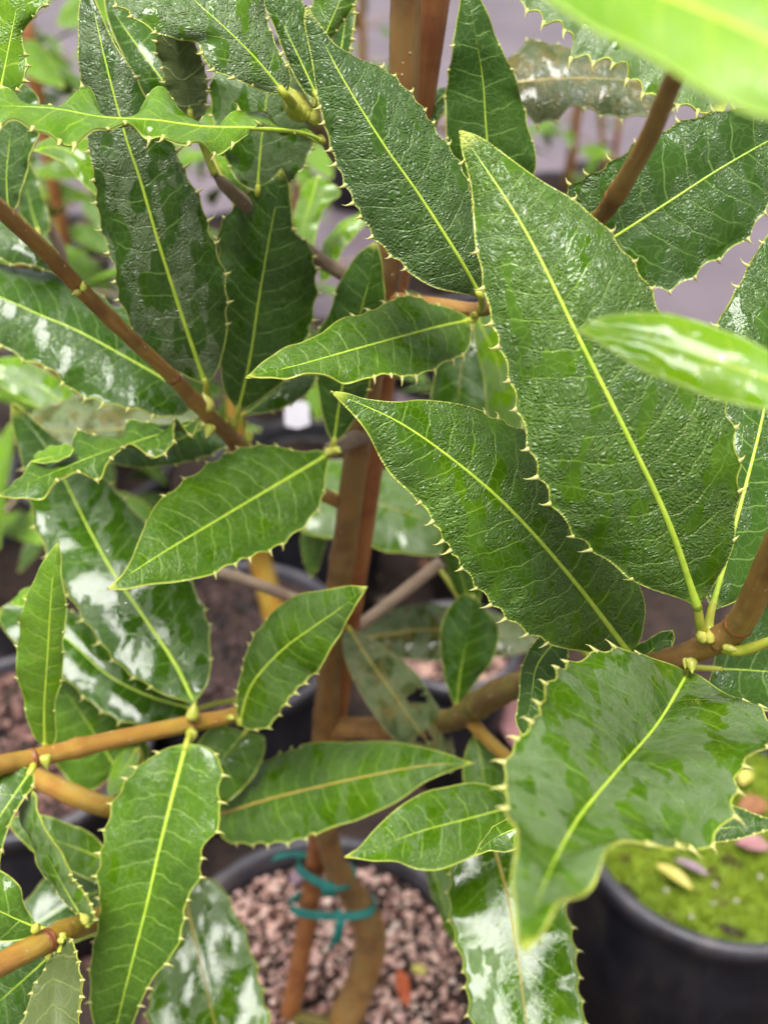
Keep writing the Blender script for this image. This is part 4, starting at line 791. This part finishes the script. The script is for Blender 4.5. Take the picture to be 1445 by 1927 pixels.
# ------------------------------------------------------------------ buds
def bud_at(x, y, d, x2, y2, d2, rpx, **kw):
    a, b = P(x, y, d), P(x2, y2, d2); return bud(a, b - a, (1.0 if y < 260 else 0.74) * rpx * d / 100 / FPX, **kw)
for q in [(572, 222, 31.3, 535, 165, 30.6, 24), (580, 225, 31.2, 568, 165, 30.6, 15), (590, 232, 31.2, 600, 190, 30.6, 12), (556, 214, 31, 545, 180, 30, 16),
          (150, 548, 28, 125, 560, 27.6, 9), (158, 548, 27.8, 156, 520, 27.6, 9), (395, 775, 35.4, 382, 735, 35.2, 18), (398, 800, 35.6, 390, 820, 35.4, 13), (440, 800, 37.6, 432, 785, 37.2, 11), (470, 830, 38, 462, 800, 37.6, 13),
          (1322, 1205, 27.7, 1305, 1150, 27, 15), (1335, 1208, 27.6, 1332, 1165, 27.2, 13), (1362, 1216, 27.4, 1392, 1226, 27, 13), (1300, 1240, 28.4, 1302, 1275, 28, 14), (1292, 1240, 28.5, 1286, 1268, 28.2, 10),
          (362, 1355, 38.5, 366, 1328, 38.4, 16), (362, 1375, 38.5, 358, 1400, 38, 14), (432, 1350, 39.4, 442, 1352, 39, 9), (85, 1420, 35.6, 90, 1450, 35.6, 13), (164, 1735, 33, 155, 1722, 32.8, 12), (66, 1752, 31.6, 72, 1738, 31.4, 12),
          (893, 598, 34.4, 890, 588, 34, 10), (880, 1325, 44.6, 884, 1300, 44.2, 7), (886, 1332, 44.4, 876, 1328, 44, 6), (622, 848, 38.8, 612, 858, 38.2, 12), (628, 845, 38.8, 640, 850, 38.4, 12), (115, 1768, 32, 120, 1776, 31.6, 9)]:
    bud_at(*q)
# sheath collars on the right branch
for (x, y, d, r_) in [(1386, 1172, 26.9, 33), (1360, 1200, 27.9, 30), (1352, 1210, 28.1, 29), (1152, 376, 25.6, 23), (330, 714, 33.4, 19), (362, 1362, 39, 20.5), (62, 1428, 36, 23), (95, 1768, 32.1, 26.5), (82, 1774, 31.9, 26)]:
    S_ = np.vstack(SAMPLES); p = P(x, y, d); ii = np.linalg.norm(S_[:, :3] - p, axis=1).argmin(); p = S_[ii, :3]; T = nrm(S_[min(ii + 1, len(S_) - 1), :3] - S_[ii - 1, :3])
    rr = S_[ii, 3] * 1.09; C = p + T * np.array([-0.0012, -0.0006, 0, 0.0005, 0.0011])[:, None]
    V, F, uv = tube_data(C, rr * np.array([0.86, 0.965, 1.0, 0.975, 0.86]), 20, 0.035, int(x)); meshobj('node_ring', V - SHO, F, simple('node_red_brown', (0.16, 0.045, 0.018), (0.26, 0.10, 0.035), 300, 0.4, 0.4, 0.0004) if x == 1386 or 'node_red_brown' not in bpy.data.materials else bpy.data.materials['node_red_brown'], shrub, uvs={'bark': uv})

# ------------------------------------------------------------------ litter on the soil, tag, moss litter
def petal(name, c, L, wd, yaw, pitch, mat, label, cat, curl=0.3, group=None):
    n, m = 17, 7; V = []; t = np.linspace(0, 1, n); s_ = np.linspace(-1, 1, m)
    for sgn in (1, -1):
        for a in t:
            ww = wd / 2 * math.sin(math.pi * min(max(a, 0.02), 0.98)) ** 0.7
            for b in s_: V.append(((a - 0.5) * L, b * ww, curl * L * 0.25 * (1 - (2 * a - 1) ** 2) + 0.25 * ww * b * b + sgn * 0.0002))
    V = np.array(V); K = n * m; F = []
    for i in range(n - 1):
        for j in range(m - 1):
            q = [i * m + j, i * m + j + 1, (i + 1) * m + j + 1, (i + 1) * m + j]; F += [q[::-1], [k + K for k in q]]
    bl = list(range(0, K, m)) + list(range(K - m + 1, K)) + list(range(K - 1 - m, 0, -m)) + list(range(m - 2, 0, -1))
    for a, b in zip(bl, bl[1:] + bl[:1]): F.append([a, b, b + K, a + K])
    o = meshobj(name, V, F, mat); o.location = c; o.rotation_euler = (0, pitch, yaw); return tag(o, label, cat, group)
def hit(x, y, z):
    r = FWD + RGT * (x - W0 / 2) / FPX + UPV * (H0 / 2 - y) / FPX; return CAM + r * (z - CAM[2]) / r[2]
YEL = simple('petal_yellow', (0.40, 0.34, 0.06), (0.50, 0.44, 0.12), 200, 0.45); REDL = simple('dead_leaf_red', (0.32, 0.05, 0.015), (0.45, 0.11, 0.03), 200, 0.5)
PNK = simple('petal_pink', (0.26, 0.11, 0.11), (0.33, 0.17, 0.17), 160, 0.5); MAUVE = simple('petal_mauve', (0.20, 0.13, 0.16), (0.27, 0.18, 0.22), 160, 0.5); BRN = simple('dead_leaf_brown', (0.18, 0.07, 0.03), (0.26, 0.12, 0.05), 160, 0.6)
petal('fallen_leaf', hit(758, 1858, 0.004), 0.030, 0.010, R(100), 0.1, REDL, 'curled red dead leaf on the pink gravel', 'leaf')
petal('fallen_petal', hit(788, 1826, 0.004), 0.012, 0.008, R(-20), 0, YEL, 'small yellow petal on the pink gravel beside the red leaf', 'petal')
petal('fallen_petal', hit(560, 1652, 0.008), 0.018, 0.012, R(70), 0.3, MAUVE, 'mauve petal lying beside the orange stake', 'petal')
petal('fallen_petal', hit(1268, 1650, 0.032), 0.030, 0.010, R(-42), 0.05, YEL, 'long yellow petal on the green moss', 'petal')
petal('fallen_petal', hit(1300, 1632, 0.033), 0.026, 0.007, R(-30), 0.05, MAUVE, 'thin mauve petal beside the long yellow petal on moss', 'petal')
petal('fallen_petal', hit(1415, 1590, 0.034), 0.026, 0.016, R(-10), 0.05, PNK, 'broad pink petal on the green moss', 'petal')
petal('fallen_leaf', hit(1415, 1520, 0.034), 0.03, 0.02, R(30), 0.05, BRN, 'brown dead leaf lying on the far side of the moss', 'leaf')
petal('fallen_petal', hit(1400, 1462, 0.03), 0.02, 0.012, R(60), 0.05, YEL, 'yellow petal on moss under the drooping leaf', 'petal')
petal('fallen_leaf', hit(975, 1345, -0.18), 0.11, 0.06, R(80), 0.1, PNK, 'salmon dead leaf on the mulch beside the small pot', 'leaf')
petal('fallen_leaf', hit(25, 1000, GZ + 0.02), 0.06, 0.035, R(20), 0.1, BRN, 'reddish brown dead leaf on the mulch left of the pots', 'leaf')
petal('fallen_leaf', hit(700, 1090, GZ + 0.02), 0.03, 0.02, R(20), 0.1, YEL, 'yellow leaf on the mulch behind the trunk', 'leaf')
petal('fallen_leaf', hit(815, 1075, GZ + 0.02), 0.06, 0.03, R(120), 0.1, BRN, 'tan curled leaf on the mulch behind the grey twig', 'leaf')
rg = np.random.default_rng(77)
for (x, y) in [(1345, 1665), (1253, 1675), (1385, 1695), (1342, 1700), (1430, 1650), (1300, 1725)]:
    q = hit(x, y, 0.026); V = IV * [0.0017, 0.0015, 0.0013] * rg.uniform(0.8, 1.2); V = V * (1 + 0.2 * np.sin(IV @ rg.normal(0, 3, 3)))[:, None]
    o = meshobj('perlite_grain', V, IF, simple('perlite', (0.38, 0.33, 0.3), (0.46, 0.4, 0.36), 300, 0.7) if 'perlite' not in bpy.data.materials else bpy.data.materials['perlite']); o.location = q
    tag(o, 'pale perlite grain on the green moss', 'grain', 'perlite grains on the moss')
# water drops lying on the blades
def water():
    s = NT('water'); g = s.n('BsdfGlossy'); g.inputs['Roughness'].default_value = 0.03; tr = s.n('BsdfTransparent'); fr = s.n('LayerWeight'); fr.inputs[0].default_value = 0.5
    mx = s.n('MixShader'); s.t.links.new(s.math('MULTIPLY_ADD', s.math('POWER', fr.outputs['Facing'], 4.0), 0.5, 0.05), mx.inputs[0]); s.t.links.new(tr.outputs[0], mx.inputs[1]); s.t.links.new(g.outputs[0], mx.inputs[2]); return s.done(mx.outputs[0])
WATER = water()
def drops(k, n, seed, trange, srange, rr, label, group):
    G, N_ = LEAFSURF[k]; rg = np.random.default_rng(seed); a = np.linspace(0, 2 * math.pi, 14, endpoint=False); n0, m0 = G.shape[:2]
    for q in range(n):
        i = int(rg.uniform(*trange) * (n0 - 1)); j = int((0.5 + 0.5 * rg.uniform(*srange)) * (m0 - 1)); p = G[i, j]; nn = N_[i, j]; u = nrm(G[min(i + 1, n0 - 1), j] - p); v = np.cross(nn, u)
        r_ = rr * rg.uniform(0.6, 1.5); e = rg.uniform(1.0, 1.7); V = []
        for f, z in ((1.0, -0.1), (1.0, 0.02), (0.93, 0.22), (0.75, 0.42), (0.45, 0.56), (0.12, 0.62)):
            wob = 1 + 0.12 * np.sin(2 * a + q) + 0.08 * np.sin(3 * a + 2 * q)
            V.append(u * (np.cos(a) * r_ * f * e * wob)[:, None] + v * (np.sin(a) * r_ * f * wob)[:, None] + nn * (z * r_ * 0.5 + 0.0003))
        V = np.vstack(V); F = [[b * 14 + c, b * 14 + (c + 1) % 14, (b + 1) * 14 + (c + 1) % 14, (b + 1) * 14 + c] for b in range(5) for c in range(14)] + [list(range(14))[::-1], [70 + c for c in range(14)]]
        o = meshobj('water_drop', V, F, WATER); o.location = p; tag(o, label, 'water drop', group)
drops(L_NEAR, 12, 1, (0.35, 0.8), (-0.5, 0.45), 0.0008, 'clear water drop on the bright young leaf', 'drops on the bright young leaf')
drops(L_SILVER, 16, 2, (0.15, 0.7), (-0.8, 0.8), 0.0012, 'clear water drop on the silvery wet leaf below the long front leaf', 'drops on the silvery leaf')
drops(L_GLOSSY, 9, 3, (0.3, 0.8), (-0.7, 0.7), 0.0011, 'clear water drop on the glossy leaf behind the narrow upright leaf', 'drops on the glossy leaf')
# ------------------------------------------------------------------ plants and pots further off
def leaf_proto(L, wd, seed):
    rg = np.random.default_rng(seed); n, m = 14, 7; t = np.linspace(0, 1, n); s_ = np.linspace(-1, 1, m); V = []; U = []; Um = []
    for a in t:
        ww = wd / 2 * (math.sin(math.pi * min(max(a, 0.01), 0.99)) ** 0.75) * (1.15 - 0.35 * a)
        for b in s_:
            V.append((a * L, b * ww, -0.22 * L * a * a + 0.25 * ww * abs(b) + 0.06 * ww * math.sin(9 * a + 3 * b))); U.append((a, 0.5 + b / 2)); Um.append((a * L * 100, b * ww * 100))
    F = [[i * m + j, (i + 1) * m + j, (i + 1) * m + j + 1, i * m + j + 1] for i in range(n - 1) for j in range(m - 1)]
    V = np.array(V); K = len(V); V2 = np.vstack([V, V - [0, 0, 0.0006]]); F2 = [[k + K for k in f[::-1]] for f in F]
    me = meshobj('leaf', V2, F + F2, [MM, MU], fm=[0] * len(F) + [1] * len(F), uvs={'unit': U + U, 'metric': Um + Um}); d = me.data; bpy.data.objects.remove(me); return d
PROT = [leaf_proto(0.075, 0.026, 1), leaf_proto(0.06, 0.024, 2), leaf_proto(0.09, 0.03, 3)]
for k, mt in ((1, MD), (2, MY)): PROT[k].materials[0] = mt
def far_shrub(x, y, h, nleaf, spread, label, seed, zmin=0.0, pot_r=0.11, stake_on=True):
    rg = np.random.default_rng(seed); t = thing('potted_shrub', label, 'shrub', 'potted shrubs further along the paving'); t.location = (x, y, GZ + 0.2)
    base = np.array([0, 0, 0.0]); sw = rg.normal(0, 0.03, 2)
    C = catmull3([base, (sw[0], sw[1], h * 0.5), (sw[0] * 0.4, sw[1], h)], 24)
    V, F, uv = tube_data(C, np.linspace(0.009, 0.004, 24), 10, 0.04, seed); meshobj('trunk', V, F, BK_TRUNK, t, uvs={'bark': uv})
    for i in range(nleaf):
        k = rg.uniform(0.15, 1.0); p = C[int(k * 23)]; a = rg.uniform(0, 6.28); q = p + np.array([math.cos(a), math.sin(a), 0]) * rg.uniform(0.01, spread) + [0, 0, rg.uniform(-0.02, 0.04)]
        if i % 3 == 0:
            Vb, Fb, ub = tube_data(catmull3([p, (p + q) / 2 + [0, 0, 0.01], q], 8), np.linspace(0.003, 0.0015, 8), 6); meshobj('twig', Vb, Fb, BK_GREY, t, uvs={'bark': ub})
        o = bpy.data.objects.new('leaf', PROT[rg.integers(3)]); COL.objects.link(o); o.parent = t; o.location = q
        o.rotation_euler = (rg.normal(0, 0.4), rg.normal(-0.1, 0.5), a + rg.normal(0, 0.5)); s_ = rg.uniform(0.8, 1.3); o.scale = (s_,) * 3
        o['rugosity'] = 0.4; o['sky_sheen_tint'] = 0.35; o['wetness'] = 0.4
    pot((x, y), pot_r, GZ + 0.215, 'black pot under the ' + label.split(' with')[0], 'dark soil in the pot under the ' + label.split(' with')[0], 0.012)
    if stake_on:
        Cs = np.linspace([x + 0.012, y + 0.012, GZ + 0.15], [x + 0.02, y + 0.01, GZ + 0.2 + h * 1.05], 12); V, F, uv = tube_data(Cs, 0.0075, 10)
        tag(meshobj('wooden_stake', V, F, STAKE, uvs={'bark': uv}), 'orange stake beside the ' + label.split(' with')[0], 'stake')
far_shrub(-0.40, 0.78, 0.56, 80, 0.17, 'dense blurred shrub with dark leaves just behind the rear stem', 41)
far_shrub(-0.13, 0.98, 0.44, 64, 0.16, 'bushy blurred shrub with overlapping leaves behind the tied trunk', 42)
far_shrub(-0.78, 1.0, 0.62, 80, 0.2, 'wide blurred shrub with overlapping dark leaves at the left', 43)
far_shrub(-0.38, 0.56, 0.40, 60, 0.16, 'shaded blurred shrub with dark leaves beside the pot of dark bark', 44)
far_shrub(0.16, 0.74, 0.26, 46, 0.14, 'low leafy shrub with blurred leaves behind the small pot', 45)
far_shrub(-0.52, 1.15, 0.50, 46, 0.13, 'tall blurred shrub with small green leaves beyond the wavy leaf', 31)
far_shrub(0.10, 1.45, 0.30, 34, 0.12, 'low blurred shrub with yellow-green leaves right of the tied trunk', 32)
far_shrub(-0.30, 1.75, 0.45, 40, 0.14, 'distant blurred shrub with sparse leaves at the far paving', 33)
far_shrub(0.44, 2.05, 0.42, 16, 0.07, 'distant staked shrub with few leaves right of the trunk', 34)
far_shrub(0.56, 2.15, 0.36, 10, 0.06, 'thin staked sapling with a leaning orange stake', 35)
far_shrub(-0.70, 1.72, 0.5, 40, 0.15, 'leafy blurred shrub with dense top at the far left paving', 36)
far_shrub(-0.08, 2.6, 0.42, 26, 0.12, 'farthest blurred shrub with grey-green leaves beyond the trunk', 37)
# white plant label in the pot behind
V = []
for z in (0, 0.0008):
    for (x, y) in [(-0.011, 0), (0.011, 0), (0.011, 0.034), (0.007, 0.040), (-0.007, 0.040), (-0.011, 0.034), (0, -0.006)]: V.append((x, y, z))
F = [[0, 1, 2, 3, 4, 5][::-1], [7, 8, 9, 10, 11, 12], [0, 6, 1], [7, 8, 13]] + [[a, b, b + 7, a + 7] for a, b in [(1, 2), (2, 3), (3, 4), (4, 5), (5, 0), (0, 6), (6, 1)]]
o = meshobj('plant_label', np.array(V), F, simple('white_plastic', (0.42, 0.41, 0.45), (0.48, 0.47, 0.5), 40, 0.4, 0.05), smooth=False)
o.scale = (0.85, 0.45, 1); o.location = P(560, 800, 74); o.rotation_euler = (R(60), 0, R(5)); tag(o, 'white blank plastic plant label behind the leaves', 'plant label')
